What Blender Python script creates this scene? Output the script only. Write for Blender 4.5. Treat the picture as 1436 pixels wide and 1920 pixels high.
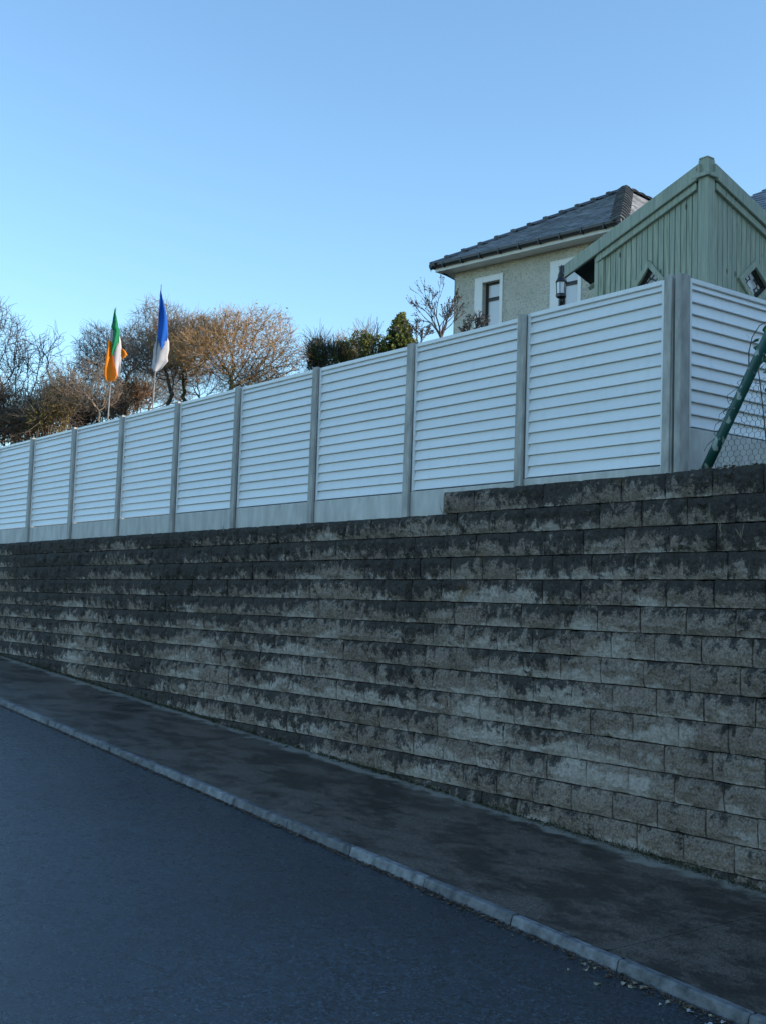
import bpy, bmesh, math, random
import numpy as np
from mathutils import Vector, Matrix

for o in list(bpy.data.objects):
    bpy.data.objects.remove(o, do_unlink=True)
scn = bpy.context.scene
COL = scn.collection
rnd = random.Random(7)

# ------------------------------------------------------------------ camera
# World: x runs along the retaining wall (to the right = downhill), y into the garden, z up, eye at z = 0.
PW, PH, FPX = 1436.0, 1920.0, 2225.36
CX, CY = 718.0, 960.0
ROT = Matrix(((0.6104783612504279, 0.04477315105794756, 0.7907664227756096),
              (0.7914654200024818, -0.07227372029657397, -0.6069258589768505),
              (0.029977648094661663, 0.9963793827146539, -0.07955794313503729)))
CAM = Vector((0, -7.6, 0))
cd = bpy.data.cameras.new('camera')
cd.sensor_fit = 'HORIZONTAL'; cd.sensor_width = 36; cd.lens = 36 * FPX / PW
cd.clip_start = 0.1; cd.clip_end = 3000
cam = bpy.data.objects.new('camera', cd); COL.objects.link(cam)
cam.matrix_world = Matrix.Translation(CAM) @ ROT.to_4x4()
scn.camera = cam

# ------------------------------------------------------------------ sky, sun, exposure
SUN_DIR = Vector((0.75, 0.66, 0)).normalized()      # towards the sun, over the garden
SUN_EL = math.radians(14)
wd = bpy.data.worlds.new('World'); scn.world = wd; wd.use_nodes = True
wn = wd.node_tree.nodes; wl = wd.node_tree.links
wn.clear()
sky = wn.new('ShaderNodeTexSky'); sky.sky_type = 'NISHITA'; sky.sun_disc = False
sky.sun_elevation = SUN_EL
sky.sun_rotation = math.atan2(SUN_DIR.x, SUN_DIR.y)
sky.air_density = 1.0; sky.dust_density = 0.3; sky.ozone_density = 1.6
bg = wn.new('ShaderNodeBackground'); bg.inputs['Strength'].default_value = 0.12
wo = wn.new('ShaderNodeOutputWorld')
tint = wn.new('ShaderNodeMix'); tint.data_type = 'RGBA'; tint.blend_type = 'MULTIPLY'; tint.inputs[0].default_value = 1.0
tint.inputs[7].default_value = (.81, .97, 1.06, 1)          # white balance of the whole sky
wl.new(sky.outputs[0], tint.inputs[6]); wl.new(tint.outputs[2], bg.inputs[0]); wl.new(bg.outputs[0], wo.inputs[0])
sd = bpy.data.lights.new('sun', 'SUN'); sd.energy = 3.0; sd.angle = math.radians(0.5); sd.color = (1, .86, .68)
sun = bpy.data.objects.new('sun', sd); COL.objects.link(sun)
tosun = Vector((SUN_DIR.x * math.cos(SUN_EL), SUN_DIR.y * math.cos(SUN_EL), math.sin(SUN_EL)))
sun.rotation_euler = tosun.to_track_quat('Z', 'Y').to_euler()
scn.view_settings.view_transform = 'Standard'; scn.view_settings.look = 'None'
scn.view_settings.gamma = 1; scn.view_settings.use_curve_mapping = False
scn.view_settings.exposure = 1.45
scn.render.engine = 'CYCLES'

# ------------------------------------------------------------------ pixel helpers (a pixel is a direction only)
def ray(px, py):
    return ROT @ Vector(((px - CX) / FPX, -(py - CY) / FPX, -1.0))
def at_depth(px, py, Z):
    return CAM + ray(px, py) * Z
def on_y(px, py, Y):
    r = ray(px, py); return CAM + r * ((Y - CAM.y) / r.y)
def on_x(px, py, X):
    r = ray(px, py); return CAM + r * ((X - CAM.x) / r.x)

# ------------------------------------------------------------------ materials
def mat(name):
    m = bpy.data.materials.new(name); m.use_nodes = True
    nt = m.node_tree; b = nt.nodes['Principled BSDF']
    return m, nt, b
def nd(nt, typ, **kw):
    n = nt.nodes.new(typ)
    for k, v in kw.items():
        if k in n.inputs: n.inputs[k].default_value = v
        else: setattr(n, k, v)
    return n
def lk(nt, a, b): nt.links.new(a, b)
def pos(nt): return nd(nt, 'ShaderNodeNewGeometry').outputs['Position']
def scaled(nt, src, s):
    v = nd(nt, 'ShaderNodeVectorMath', operation='MULTIPLY'); lk(nt, src, v.inputs[0]); v.inputs[1].default_value = s
    return v.outputs[0]
def noise(nt, src, scale, detail=4, rough=.55):
    n = nd(nt, 'ShaderNodeTexNoise'); n.inputs['Scale'].default_value = scale
    n.inputs['Detail'].default_value = detail; n.inputs['Roughness'].default_value = rough
    lk(nt, src, n.inputs['Vector']); return n.outputs['Fac']
def ramp(nt, fac, stops):
    r = nd(nt, 'ShaderNodeValToRGB'); e = r.color_ramp.elements
    while len(e) < len(stops): e.new(.5)
    for i, (p, c) in enumerate(stops):
        e[i].position = p; e[i].color = (c, c, c, 1) if isinstance(c, (int, float)) else (*c, 1)
    lk(nt, fac, r.inputs[0]); return r.outputs[0]
def mathn(nt, op, a, b=None, clamp=False):
    m = nd(nt, 'ShaderNodeMath', operation=op, use_clamp=clamp)
    for i, v in enumerate((a, b)):
        if v is None: continue
        if isinstance(v, (int, float)): m.inputs[i].default_value = v
        else: lk(nt, v, m.inputs[i])
    return m.outputs[0]
def mix(nt, fac, a, b, typ='MIX'):
    m = nd(nt, 'ShaderNodeMix', data_type='RGBA', blend_type=typ)
    for key, v in ((0, fac), (6, a), (7, b)):
        if isinstance(v, (int, float)): m.inputs[key].default_value = v
        elif isinstance(v, tuple): m.inputs[key].default_value = (*v, 1)
        else: lk(nt, v, m.inputs[key])
    return m.outputs[2]
def bump(nt, b, h, strength=.5, dist=.01):
    n = nd(nt, 'ShaderNodeBump'); n.inputs['Strength'].default_value = strength; n.inputs['Distance'].default_value = dist
    lk(nt, h, n.inputs['Height']); lk(nt, n.outputs[0], b.inputs['Normal'])
def objrand(nt): return nd(nt, 'ShaderNodeObjectInfo').outputs['Random']

def simple(name, c1, c2, scale=6, rough=.7, bs=.3, bd=.005, bscale=40, spec=.5, rand=0.0, metallic=0, stretch=None):
    m, nt, b = mat(name); p = pos(nt)
    if stretch: p = scaled(nt, p, stretch)
    c = ramp(nt, noise(nt, p, scale, 5), [(.3, c1), (.7, c2)])
    if rand:
        r = mathn(nt, 'MULTIPLY_ADD', objrand(nt), rand); nt.nodes[-1].inputs[2].default_value = 1 - rand / 2
        cc = nd(nt, 'ShaderNodeCombineColor')
        for i in range(3): lk(nt, r, cc.inputs[i])
        c = mix(nt, 1.0, c, cc.outputs[0], 'MULTIPLY')
    lk(nt, c, b.inputs['Base Color'])
    b.inputs['Roughness'].default_value = rough; b.inputs['Specular IOR Level'].default_value = spec
    b.inputs['Metallic'].default_value = metallic
    if bs: bump(nt, b, noise(nt, p, bscale, 4), bs, bd)
    return m

M = {}
# split-face wall blocks with dark algae on the upper edge of each course and pale weathered patches below
Z0, GR = -2.2735, -0.05807
COURSE, ZREF = 0.218, 0.940
def wall_material():
    m, nt, b = mat('split_face_concrete'); p = pos(nt)
    sx = nd(nt, 'ShaderNodeSeparateXYZ'); lk(nt, p, sx.inputs[0])
    u = mathn(nt, 'FRACT', mathn(nt, 'DIVIDE', mathn(nt, 'ADD', sx.outputs[2], 20 * COURSE - ZREF), COURSE))
    base = ramp(nt, noise(nt, p, 1.7, 5), [(.3, (.36, .295, .24)), (.7, (.50, .415, .345))])
    base = mix(nt, mathn(nt, 'MULTIPLY', objrand(nt), .5), base, (.30, .225, .18))
    fine = noise(nt, p, 48, 7, .85)
    base = mix(nt, .62, base, ramp(nt, fine, [(.40, (.10, .10, .10)), (.58, (1.3, 1.3, 1.3))]), 'MULTIPLY')
    sub = lambda a, c: mathn(nt, 'SUBTRACT', a, c)
    mul = lambda a, c: mathn(nt, 'MULTIPLY', a, c)
    add = lambda *a: a[0] if len(a) == 1 else mathn(nt, 'ADD', a[0], add(*a[1:]))
    # pale weathered bands: long in x, breaking up into drips, on the lower part of a course
    nb = noise(nt, scaled(nt, p, (.55, .55, 1.3)), 2.1, 3, .6); nj = noise(nt, scaled(nt, p, (1.3, 1.3, .7)), 17, 6, .75); zone = noise(nt, p, .33, 2)
    pv = add(nb, mul(sub(nj, .5), .30), mul(sub(.42, u), .22), mul(sub(zone, .5), .40), mul(mathn(nt, 'MINIMUM', sub(-.35, sx.outputs[2]), .55), .06))
    pale = ramp(nt, pv, [(.555, 0.0), (.625, 1.0)])
    base = mix(nt, mul(pale, .75), base, mix(nt, ramp(nt, noise(nt, p, 34, 6, .8), [(.4, 0.0), (.6, 1.0)]), (.52, .45, .39), (.84, .75, .67)))
    # dark growth: mottled, heavier high on the wall and towards its upper end
    n3 = noise(nt, scaled(nt, p, (1.0, 1.0, .8)), 8.5, 9, .80); n4 = noise(nt, p, .5, 3, .5)
    lft = mathn(nt, 'MINIMUM', mul(mathn(nt, 'ADD', sx.outputs[0], 9.5), -.012), .06)
    dv = add(n3, mul(sub(u, .52), .20), mul(sub(n4, .47), .62), mul(mathn(nt, 'MINIMUM', mathn(nt, 'ADD', sx.outputs[2], .35), .8), .085), lft)
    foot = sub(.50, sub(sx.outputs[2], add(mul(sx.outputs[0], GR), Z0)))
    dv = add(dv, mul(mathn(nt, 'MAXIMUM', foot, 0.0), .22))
    dark = ramp(nt, dv, [(.50, 0.0), (.575, 1.0)])
    dcol = ramp(nt, noise(nt, p, 26, 6, .8), [(.36, (.013, .015, .018)), (.66, (.085, .080, .070))])
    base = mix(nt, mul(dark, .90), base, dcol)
    rust = ramp(nt, mathn(nt, 'ADD', noise(nt, p, 1.1, 3), mathn(nt, 'MULTIPLY', noise(nt, p, 14, 4), .12)), [(.72, 0.0), (.78, 1.0)])
    base = mix(nt, mul(rust, .35), base, (.26, .16, .07))
    lk(nt, base, b.inputs['Base Color']); b.inputs['Roughness'].default_value = .92; b.inputs['Specular IOR Level'].default_value = .2
    h = mathn(nt, 'ADD', mathn(nt, 'ADD', noise(nt, p, 26, 6, .75), mathn(nt, 'MULTIPLY', noise(nt, p, 9, 4, .6), 1.6)), mathn(nt, 'MULTIPLY', noise(nt, p, 110, 3, .7), .35))
    bump(nt, b, h, 1.0, .05)
    return m
M['wall'] = wall_material()

def asphalt():
    m, nt, b = mat('asphalt'); p = pos(nt)
    big = noise(nt, p, .35, 3); fin = noise(nt, p, 95, 3, .8)
    fin = noise(nt, p, 62, 5, .85)
    c = ramp(nt, fin, [(.38, (.003, .006, .009)), (.51, (.012, .024, .038)), (.65, (.10, .15, .19))])  # neutral asphalt tinted blue: the reflected sky is painted into the base colour
    ag = nd(nt, 'ShaderNodeTexVoronoi'); ag.inputs['Scale'].default_value = 75; lk(nt, p, ag.inputs['Vector'])
    bw = nd(nt, 'ShaderNodeRGBToBW'); lk(nt, ag.outputs['Color'], bw.inputs[0])
    c = mix(nt, .8, c, ramp(nt, bw.outputs[0], [(.25, (.25, .25, .25)), (.85, (2.0, 2.0, 2.0))]), 'MULTIPLY')
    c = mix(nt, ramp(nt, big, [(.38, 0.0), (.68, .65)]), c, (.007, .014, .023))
    vor = nd(nt, 'ShaderNodeTexVoronoi'); vor.inputs['Scale'].default_value = 16; lk(nt, p, vor.inputs['Vector'])
    sp = ramp(nt, vor.outputs['Distance'], [(.06, 1.0), (.09, 0.0)])
    sp = mathn(nt, 'MULTIPLY', sp, ramp(nt, noise(nt, p, 3, 2), [(.56, 0.0), (.62, 1.0)]))
    c = mix(nt, sp, c, (.30, .29, .27))
    lk(nt, c, b.inputs['Base Color'])
    lk(nt, ramp(nt, noise(nt, p, 7, 9, .75), [(.35, .16), (.65, .44)]), b.inputs['Roughness'])
    b.inputs['Specular IOR Level'].default_value = .95
    bump(nt, b, mathn(nt, 'ADD', fin, mathn(nt, 'MULTIPLY', noise(nt, p, 24, 3), .6)), .5, .009)
    return m
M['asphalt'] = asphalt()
def pavemat():
    m, nt, b = mat('pavement_concrete'); p = pos(nt)
    fin = noise(nt, p, 75, 5, .85); st = noise(nt, scaled(nt, p, (.8, 1.1, 1)), 2.0, 10, .78)
    c = ramp(nt, fin, [(.41, (.013, .012, .012)), (.59, (.21, .175, .145))])
    c = mix(nt, ramp(nt, st, [(.45, 0.0), (.56, .85)]), c, (.014, .015, .016))
    sx = nd(nt, 'ShaderNodeSeparateXYZ'); lk(nt, p, sx.inputs[0])
    edge = ramp(nt, mathn(nt, 'ADD', mathn(nt, 'MULTIPLY', sx.outputs[1], .9), mathn(nt, 'MULTIPLY', noise(nt, p, 4, 4), .5)), [(.02, 0.0), (.10, 1.0)])
    c = mix(nt, mathn(nt, 'MULTIPLY', edge, .8), c, mix(nt, fin, (.12, .11, .09), (.55, .52, .45)))
    vor = nd(nt, 'ShaderNodeTexVoronoi'); vor.inputs['Scale'].default_value = 22; lk(nt, p, vor.inputs['Vector'])
    sp = mathn(nt, 'MULTIPLY', ramp(nt, vor.outputs['Distance'], [(.05, 1.0), (.08, 0.0)]), ramp(nt, noise(nt, p, 4, 2), [(.57, 0.0), (.62, 1.0)]))
    c = mix(nt, sp, c, (.30, .29, .27))
    lk(nt, c, b.inputs['Base Color']); lk(nt, ramp(nt, st, [(.35, .52), (.62, .32)]), b.inputs['Roughness'])
    b.inputs['Specular IOR Level'].default_value = .5
    bump(nt, b, mathn(nt, 'ADD', fin, noise(nt, p, 9, 4)), .5, .008)
    return m
M['pavement'] = pavemat()
M['kerb'] = simple('kerb_concrete', (.07, .075, .08), (.24, .245, .25), 11, .85, .8, .010, 60, .3, .45)
M['concrete'] = simple('fence_concrete', (.40, .395, .38), (.60, .59, .56), 3.5, .85, .5, .003, 70, .3, .12, stretch=(2.2, 2.2, .7))
M['post'] = simple('post_concrete', (.29, .285, .27), (.50, .48, .45), 9, .88, .6, .004, 60, .3, .15, stretch=(1.5, 1.5, .5))
def slatmat():
    m, nt, b = mat('coated_steel'); p = pos(nt)
    c = ramp(nt, noise(nt, scaled(nt, p, (.4, .4, 4)), 3, 4), [(.3, (.74, .75, .77)), (.7, (.80, .81, .82))])
    d = ramp(nt, noise(nt, scaled(nt, p, (6, 6, .8)), 2.2, 5), [(.54, 0.0), (.8, .22)])
    c = mix(nt, d, c, (.45, .46, .42))
    c = mix(nt, mathn(nt, 'MULTIPLY', objrand(nt), .22), c, (.62, .64, .66))
    lk(nt, c, b.inputs['Base Color']); b.inputs['Roughness'].default_value = .42
    return m
M['slat'] = slatmat()
def roughcast():
    m, nt, b = mat('roughcast_render'); p = pos(nt)
    vor = nd(nt, 'ShaderNodeTexVoronoi'); vor.inputs['Scale'].default_value = 26; lk(nt, p, vor.inputs['Vector'])
    v2 = noise(nt, p, 17, 4, .7)
    c = ramp(nt, noise(nt, p, 1.2, 4), [(.3, (.58, .555, .47)), (.7, (.70, .67, .58))])
    c = mix(nt, .5, c, ramp(nt, v2, [(.36, (.45, .43, .38)), (.5, (1, 1, 1))]), 'MULTIPLY')
    lk(nt, c, b.inputs['Base Color']); b.inputs['Roughness'].default_value = .9
    bump(nt, b, mathn(nt, 'ADD', mathn(nt, 'MULTIPLY', vor.outputs['Distance'], -.6), v2), 1.0, .05)
    return m
M['roughcast'] = roughcast()
M['white'] = simple('white_paint', (.74, .74, .72), (.82, .82, .80), 3, .5, .1, .002, 60)
M['cream'] = simple('cream_fascia', (.66, .65, .60), (.74, .73, .68), 3, .5, .1, .002, 60)
M['black'] = simple('black_plastic', (.012, .012, .014), (.025, .025, .028), 5, .35, .1, .001, 60)
M['brown'] = simple('dark_brown_frame', (.018, .014, .013), (.030, .024, .022), 5, .4, .1, .001, 60)
def slate():
    m, nt, b = mat('slate'); p = pos(nt)
    vor = nd(nt, 'ShaderNodeTexVoronoi'); vor.inputs['Scale'].default_value = 3.6; lk(nt, scaled(nt, p, (1, 1, 2.2)), vor.inputs['Vector'])
    c = ramp(nt, noise(nt, p, 3.0, 5), [(.3, (.13, .15, .185)), (.7, (.27, .295, .34))])
    bw = nd(nt, 'ShaderNodeRGBToBW'); lk(nt, vor.outputs['Color'], bw.inputs[0])
    c = mix(nt, .6, c, ramp(nt, bw.outputs[0], [(.2, (.6, .6, .6)), (.8, (1.35, 1.35, 1.35))]), 'MULTIPLY')
    lk(nt, c, b.inputs['Base Color']); b.inputs['Roughness'].default_value = .36
    bump(nt, b, noise(nt, p, 30, 4), .4, .01)
    return m
M['slate'] = slate()
M['tile'] = simple('ridge_tile', (.05, .052, .058), (.12, .12, .12), 9, .6, .4, .006, 40, rand=.5)
def timber():
    m, nt, b = mat('green_stained_timber'); p = pos(nt)
    g = noise(nt, scaled(nt, p, (9, 9, .55)), 5, 6, .65)
    c = ramp(nt, g, [(.30, (.16, .19, .135)), (.52, (.35, .385, .285)), (.74, (.56, .55, .41))])
    r = objrand(nt)
    c = mix(nt, mathn(nt, 'MULTIPLY', r, .55), c, (.30, .345, .30))
    vor = nd(nt, 'ShaderNodeTexVoronoi'); vor.inputs['Scale'].default_value = 3.2; lk(nt, scaled(nt, p, (2.2, 2.2, 1.0)), vor.inputs['Vector'])
    kn = ramp(nt, vor.outputs['Distance'], [(.07, 1.0), (.13, 0.0)])
    c = mix(nt, mathn(nt, 'MULTIPLY', kn, .75), c, (.06, .055, .035))
    lk(nt, c, b.inputs['Base Color']); b.inputs['Roughness'].default_value = .75
    bump(nt, b, g, .7, .008)
    return m
M['timber'] = timber()
M['felt'] = simple('roof_felt', (.03, .035, .032), (.06, .065, .06), 8, .9, .3, .004, 60)
def glassy(name, col, rough=.06):
    m, nt, b = mat(name); b.inputs['Base Color'].default_value = (*col, 1); b.inputs['Roughness'].default_value = rough
    b.inputs['Specular IOR Level'].default_value = .8
    bump(nt, b, noise(nt, pos(nt), 1.3, 2), .03, .01)
    return m
M['pane'] = glassy('window_glass', (.62, .62, .63))
M['frost'] = glassy('frosted_pane', (.78, .78, .80), .3)
M['iron'] = simple('wrought_iron', (.012, .012, .013), (.03, .03, .03), 9, .5, .1, .001, 60)
def pipe():
    m, nt, b = mat('peeling_green_paint'); p = pos(nt)
    c = ramp(nt, noise(nt, p, 6, 4), [(.3, (.010, .060, .055)), (.7, (.020, .095, .085))])
    f = ramp(nt, noise(nt, scaled(nt, p, (1, 1, .7)), 13, 5, .6), [(.58, 0.0), (.60, 1.0)])
    c = mix(nt, f, c, (.30, .36, .35))
    lk(nt, c, b.inputs['Base Color']); b.inputs['Roughness'].default_value = .45
    bump(nt, b, f, .6, -.003)
    return m
M['pipe'] = pipe()
M['wire'] = simple('green_wire', (.012, .035, .035), (.03, .06, .06), 9, .5, 0)
M['soil'] = simple('soil', (.022, .016, .011), (.07, .05, .035), 9, .95, .8, .03, 30, .2)
M['grass'] = simple('grass_ground', (.03, .05, .015), (.07, .09, .03), 3, .95, .6, .03, 30, .2)
M['bark'] = simple('bark', (.055, .048, .040), (.13, .11, .085), 6, .9, .6, .02, 25, .2)
M['bark_moss'] = simple('mossy_bark', (.07, .065, .035), (.16, .14, .075), 4, .9, .6, .02, 25, .2)
def leafmat(name, c1, c2, c3, sc=1.2, trans=.25):
    m, nt, b = mat(name); p = pos(nt)
    c = ramp(nt, noise(nt, p, sc, 5, .7), [(.28, c1), (.5, c2), (.74, c3)])
    lk(nt, c, b.inputs['Base Color']); b.inputs['Roughness'].default_value = .7; b.inputs['Specular IOR Level'].default_value = .25
    if trans:
        t = nd(nt, 'ShaderNodeBsdfTranslucent'); lk(nt, c, t.inputs[0])
        ms = nd(nt, 'ShaderNodeMixShader'); ms.inputs[0].default_value = trans
        lk(nt, b.outputs[0], ms.inputs[1]); lk(nt, t.outputs[0], ms.inputs[2])
        lk(nt, ms.outputs[0], nt.nodes['Material Output'].inputs[0])
    return m
M['twig_tan'] = leafmat('tan_twigs', (.17, .105, .05), (.33, .205, .10), (.42, .245, .14), .6, 0)
M['twig_grey'] = leafmat('grey_brown_twigs', (.09, .075, .065), (.17, .135, .105), (.25, .18, .13), .6, 0)
M['twig_dark'] = leafmat('dark_twigs', (.045, .045, .05), (.07, .068, .07), (.10, .09, .085), .6, 0)
M['leaf_brown'] = leafmat('brown_leaves', (.15, .085, .05), (.26, .145, .08), (.36, .21, .10))
M['leaf_olive'] = leafmat('olive_leaves', (.12, .10, .03), (.23, .18, .05), (.36, .26, .07))
M['leaf_dark'] = leafmat('dark_evergreen_leaves', (.03, .05, .022), (.08, .11, .04), (.20, .21, .06))
M['leaf_green'] = leafmat('evergreen_leaves', (.04, .065, .022), (.12, .15, .04), (.30, .28, .07))
M['leaf_fresh'] = leafmat('fresh_green_leaves', (.03, .09, .015), (.06, .16, .03), (.10, .22, .05), 8)
M['litter'] = leafmat('leaf_litter', (.03, .022, .016), (.10, .07, .05), (.38, .30, .24), 25, 0)
M['grit'] = leafmat('pale_grit', (.10, .095, .08), (.22, .21, .18), (.40, .38, .33), 30, 0)
M['moss'] = leafmat('moss_and_dirt', (.018, .020, .012), (.05, .052, .028), (.11, .10, .06), 12, 0)
M['dry'] = leafmat('dry_stems', (.20, .17, .11), (.30, .26, .18), (.38, .34, .25), 12, 0)
def cloth(name, col):
    m = leafmat(name, tuple(.85 * c for c in col), col, tuple(min(1, 1.1 * c) for c in col), 3, .35); return m
M['flag_green'] = cloth('flag_green', (.01, .25, .11)); M['flag_white'] = cloth('flag_white', (.58, .58, .62)); M['flag_orange'] = cloth('flag_orange', (.80, .27, .02))
M['flag_blue'] = cloth('flag_blue', (.012, .13, .58))
M['pole'] = simple('flag_pole', (.10, .10, .10), (.2, .2, .2), 5, .4, 0)

# ------------------------------------------------------------------ object helpers
def tag(o, label=None, cat=None, group=None, kind=None):
    if label: o['label'] = label
    if cat: o['category'] = cat
    if group: o['group'] = group
    if kind: o['kind'] = kind
    return o
def link(name, me, parent=None):
    o = bpy.data.objects.new(name, me); COL.objects.link(o)
    if parent is not None:
        o.parent = parent
    return o
def empty(name, loc, rz=0):
    o = bpy.data.objects.new(name, None); COL.objects.link(o); o.location = loc; o.rotation_euler = (0, 0, rz); o.empty_display_size = .2
    return o
def wl_parent(o, parent):
    """parent without moving: mesh is given in world coordinates"""
    bpy.context.view_layer.update()
    o.parent = parent; o.matrix_parent_inverse = Matrix.LocRotScale(parent.location, parent.rotation_euler, None).inverted()
class MB:
    def __init__(s): s.v = []; s.f = []
    def quadstrip(s, *a): pass
    def poly(s, pts):
        k = len(s.v); s.v += [tuple(p) for p in pts]; s.f.append(tuple(range(k, k + len(pts))))
    def box(s, x0, x1, y0, y1, z0, z1):
        k = len(s.v)
        s.v += [(x0, y0, z0), (x1, y0, z0), (x1, y1, z0), (x0, y1, z0), (x0, y0, z1), (x1, y0, z1), (x1, y1, z1), (x0, y1, z1)]
        s.f += [tuple(k + i for i in q) for q in ((0, 3, 2, 1), (4, 5, 6, 7), (0, 1, 5, 4), (1, 2, 6, 5), (2, 3, 7, 6), (3, 0, 4, 7))]
    def prism(s, pts, d):
        """pts: planar polygon (3D), extruded by vector d"""
        d = Vector(d); k = len(s.v); n = len(pts)
        s.v += [tuple(p) for p in pts] + [tuple(Vector(p) + d) for p in pts]
        s.f.append(tuple(k + i for i in range(n))[::-1]); s.f.append(tuple(k + n + i for i in range(n)))
        for i in range(n):
            j = (i + 1) % n; s.f.append((k + i, k + j, k + n + j, k + n + i))
    def tube(s, pts, radii, n=6, caps=True):
        if isinstance(radii, (int, float)): radii = [radii] * len(pts)
        pts = [Vector(p) for p in pts]; k0 = len(s.v)
        for i, p in enumerate(pts):
            d = (pts[min(i + 1, len(pts) - 1)] - pts[max(i - 1, 0)]).normalized()
            u = d.orthogonal().normalized() if abs(d.z) > .95 else d.cross(Vector((0, 0, 1))).normalized()
            if abs(d.z) > .95: u = Vector((1, 0, 0)) - d * d.x; u.normalize()
            w = d.cross(u)
            for j in range(n):
                a = 2 * math.pi * j / n; s.v.append(tuple(p + (u * math.cos(a) + w * math.sin(a)) * radii[i]))
        for i in range(len(pts) - 1):
            for j in range(n):
                a = k0 + i * n + j; b = k0 + i * n + (j + 1) % n
                s.f.append((a, b, b + n, a + n))
        if caps:
            s.f.append(tuple(k0 + j for j in range(n))[::-1]); e = k0 + (len(pts) - 1) * n; s.f.append(tuple(e + j for j in range(n)))
    def lathe(s, prof, c, n=12):
        k0 = len(s.v)
        for r, z in prof:
            for j in range(n):
                a = 2 * math.pi * j / n; s.v.append((c[0] + r * math.cos(a), c[1] + r * math.sin(a), c[2] + z))
        for i in range(len(prof) - 1):
            for j in range(n):
                a = k0 + i * n + j; b = k0 + i * n + (j + 1) % n
                s.f.append((a, b, b + n, a + n))
        s.f.append(tuple(k0 + j for j in range(n))[::-1]); e = k0 + (len(prof) - 1) * n; s.f.append(tuple(e + j for j in range(n)))
    def mesh(s, name, m, bevel=0, smooth=False, recalc=True):
        me = bpy.data.meshes.new(name); me.from_pydata(s.v, [], s.f)
        if bevel or recalc:
            bm = bmesh.new(); bm.from_mesh(me)
            bmesh.ops.recalc_face_normals(bm, faces=bm.faces)
            if bevel:
                es = [e for e in bm.edges if len(e.link_faces) == 2 and e.calc_face_angle(0) > .6]
                bmesh.ops.bevel(bm, geom=es, offset=bevel, segments=1, affect='EDGES', profile=.5)
            bm.to_mesh(me); bm.free()
        if smooth:
            me.polygons.foreach_set('use_smooth', [True] * len(me.polygons))
        me.materials.append(M[m]); return me
    def build(s, name, m, parent=None, **kw):
        return link(name, s.mesh(name, m, **kw), parent)
def np_mesh(name, verts, faces, m, smooth=False):
    """verts (n,3), faces (k,3|4) numpy arrays"""
    me = bpy.data.meshes.new(name); nv, (nf, fs) = len(verts), faces.shape
    me.vertices.add(nv); me.vertices.foreach_set('co', np.ascontiguousarray(verts, dtype=np.float32).ravel())
    me.loops.add(nf * fs); me.loops.foreach_set('vertex_index', np.ascontiguousarray(faces, dtype=np.int32).ravel())
    me.polygons.add(nf); me.polygons.foreach_set('loop_start', np.arange(0, nf * fs, fs, dtype=np.int32))
    me.update(calc_edges=True); me.validate()
    if smooth: me.polygons.foreach_set('use_smooth', [True] * nf)
    me.materials.append(M[m]); return me

# ------------------------------------------------------------------ setting: ground, road, pavement, kerb, garden
Z0, GR = -2.2735, -0.05807
def gz(x): return Z0 + GR * max(-90.0, min(60.0, x))          # footpath level beside the wall
KY = lambda x: -2.02 - .022 * (max(-40., min(10., x)) + 9.0)  # back edge of the kerb
def garden_z(x, y):
    t = max(0.0, y - 2.0)
    base = .88 if x < -6.0 else 1.10
    return base + min(4.6, .24 * t) + min(4.0, .40 * max(0.0, y - 13.0))
xs = [-900, -400, -200, -120] + [-90 + 5 * i for i in range(31)] + [90, 150, 400, 900]
def sheet(name, xs, rows, zf, m):
    v = []; f = []
    for x in xs:
        for r in rows:
            y = r(x) if callable(r) else r
            v.append((x, y, zf(x, y)))
    n = len(rows)
    for i in range(len(xs) - 1):
        for j in range(n - 1):
            f.append((i * n + j, (i + 1) * n + j, (i + 1) * n + j + 1, i * n + j + 1))
    return link(name, np_mesh(name, np.array(v), np.array(f), m, True))
tag(sheet('ground', xs, [-900, -300, -100, -40, -12, 0.3, 2, 900], lambda x, y: gz(x) - .35, 'grass'), kind='structure')
UP = .062
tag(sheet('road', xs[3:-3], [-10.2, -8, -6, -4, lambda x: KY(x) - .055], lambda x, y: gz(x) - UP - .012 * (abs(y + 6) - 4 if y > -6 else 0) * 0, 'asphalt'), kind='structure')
pv = tag(sheet('pavement', xs[3:-3], [lambda x: KY(x) - .01, .12], lambda x, y: gz(x) - .03, 'pavement'), kind='structure')
JO = [-4.86 + 3.55 * i for i in range(-9, 4)]
for i in range(len(JO) - 1):
    x0, x1 = JO[i] + .004, JO[i + 1] - .004
    mb = MB(); nx = 6
    rows = []
    for k in range(nx + 1):
        x = x0 + (x1 - x0) * k / nx
        rows.append([(x, KY(x) + .003, gz(x) + .002), (x, -1.0, gz(x) + .008), (x, .10, gz(x) + .004)])
    for k in range(nx):
        for j in range(2):
            mb.poly([rows[k][j], rows[k + 1][j], rows[k + 1][j + 1], rows[k][j + 1]])
    for k in (0, nx):
        for j in range(2):
            a, b = rows[k][j], rows[k][j + 1]
            mb.poly([a, b, (b[0], b[1], b[2] - .04), (a[0], a[1], a[2] - .04)])
    mb.build('pavement_bay', 'pavement', pv)
kb = empty('kerb', (0, 0, 0)); tag(kb, kind='structure')
kp = -4.72; kl = .905
kx = [kp + kl * i for i in range(-36, 9)]
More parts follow.
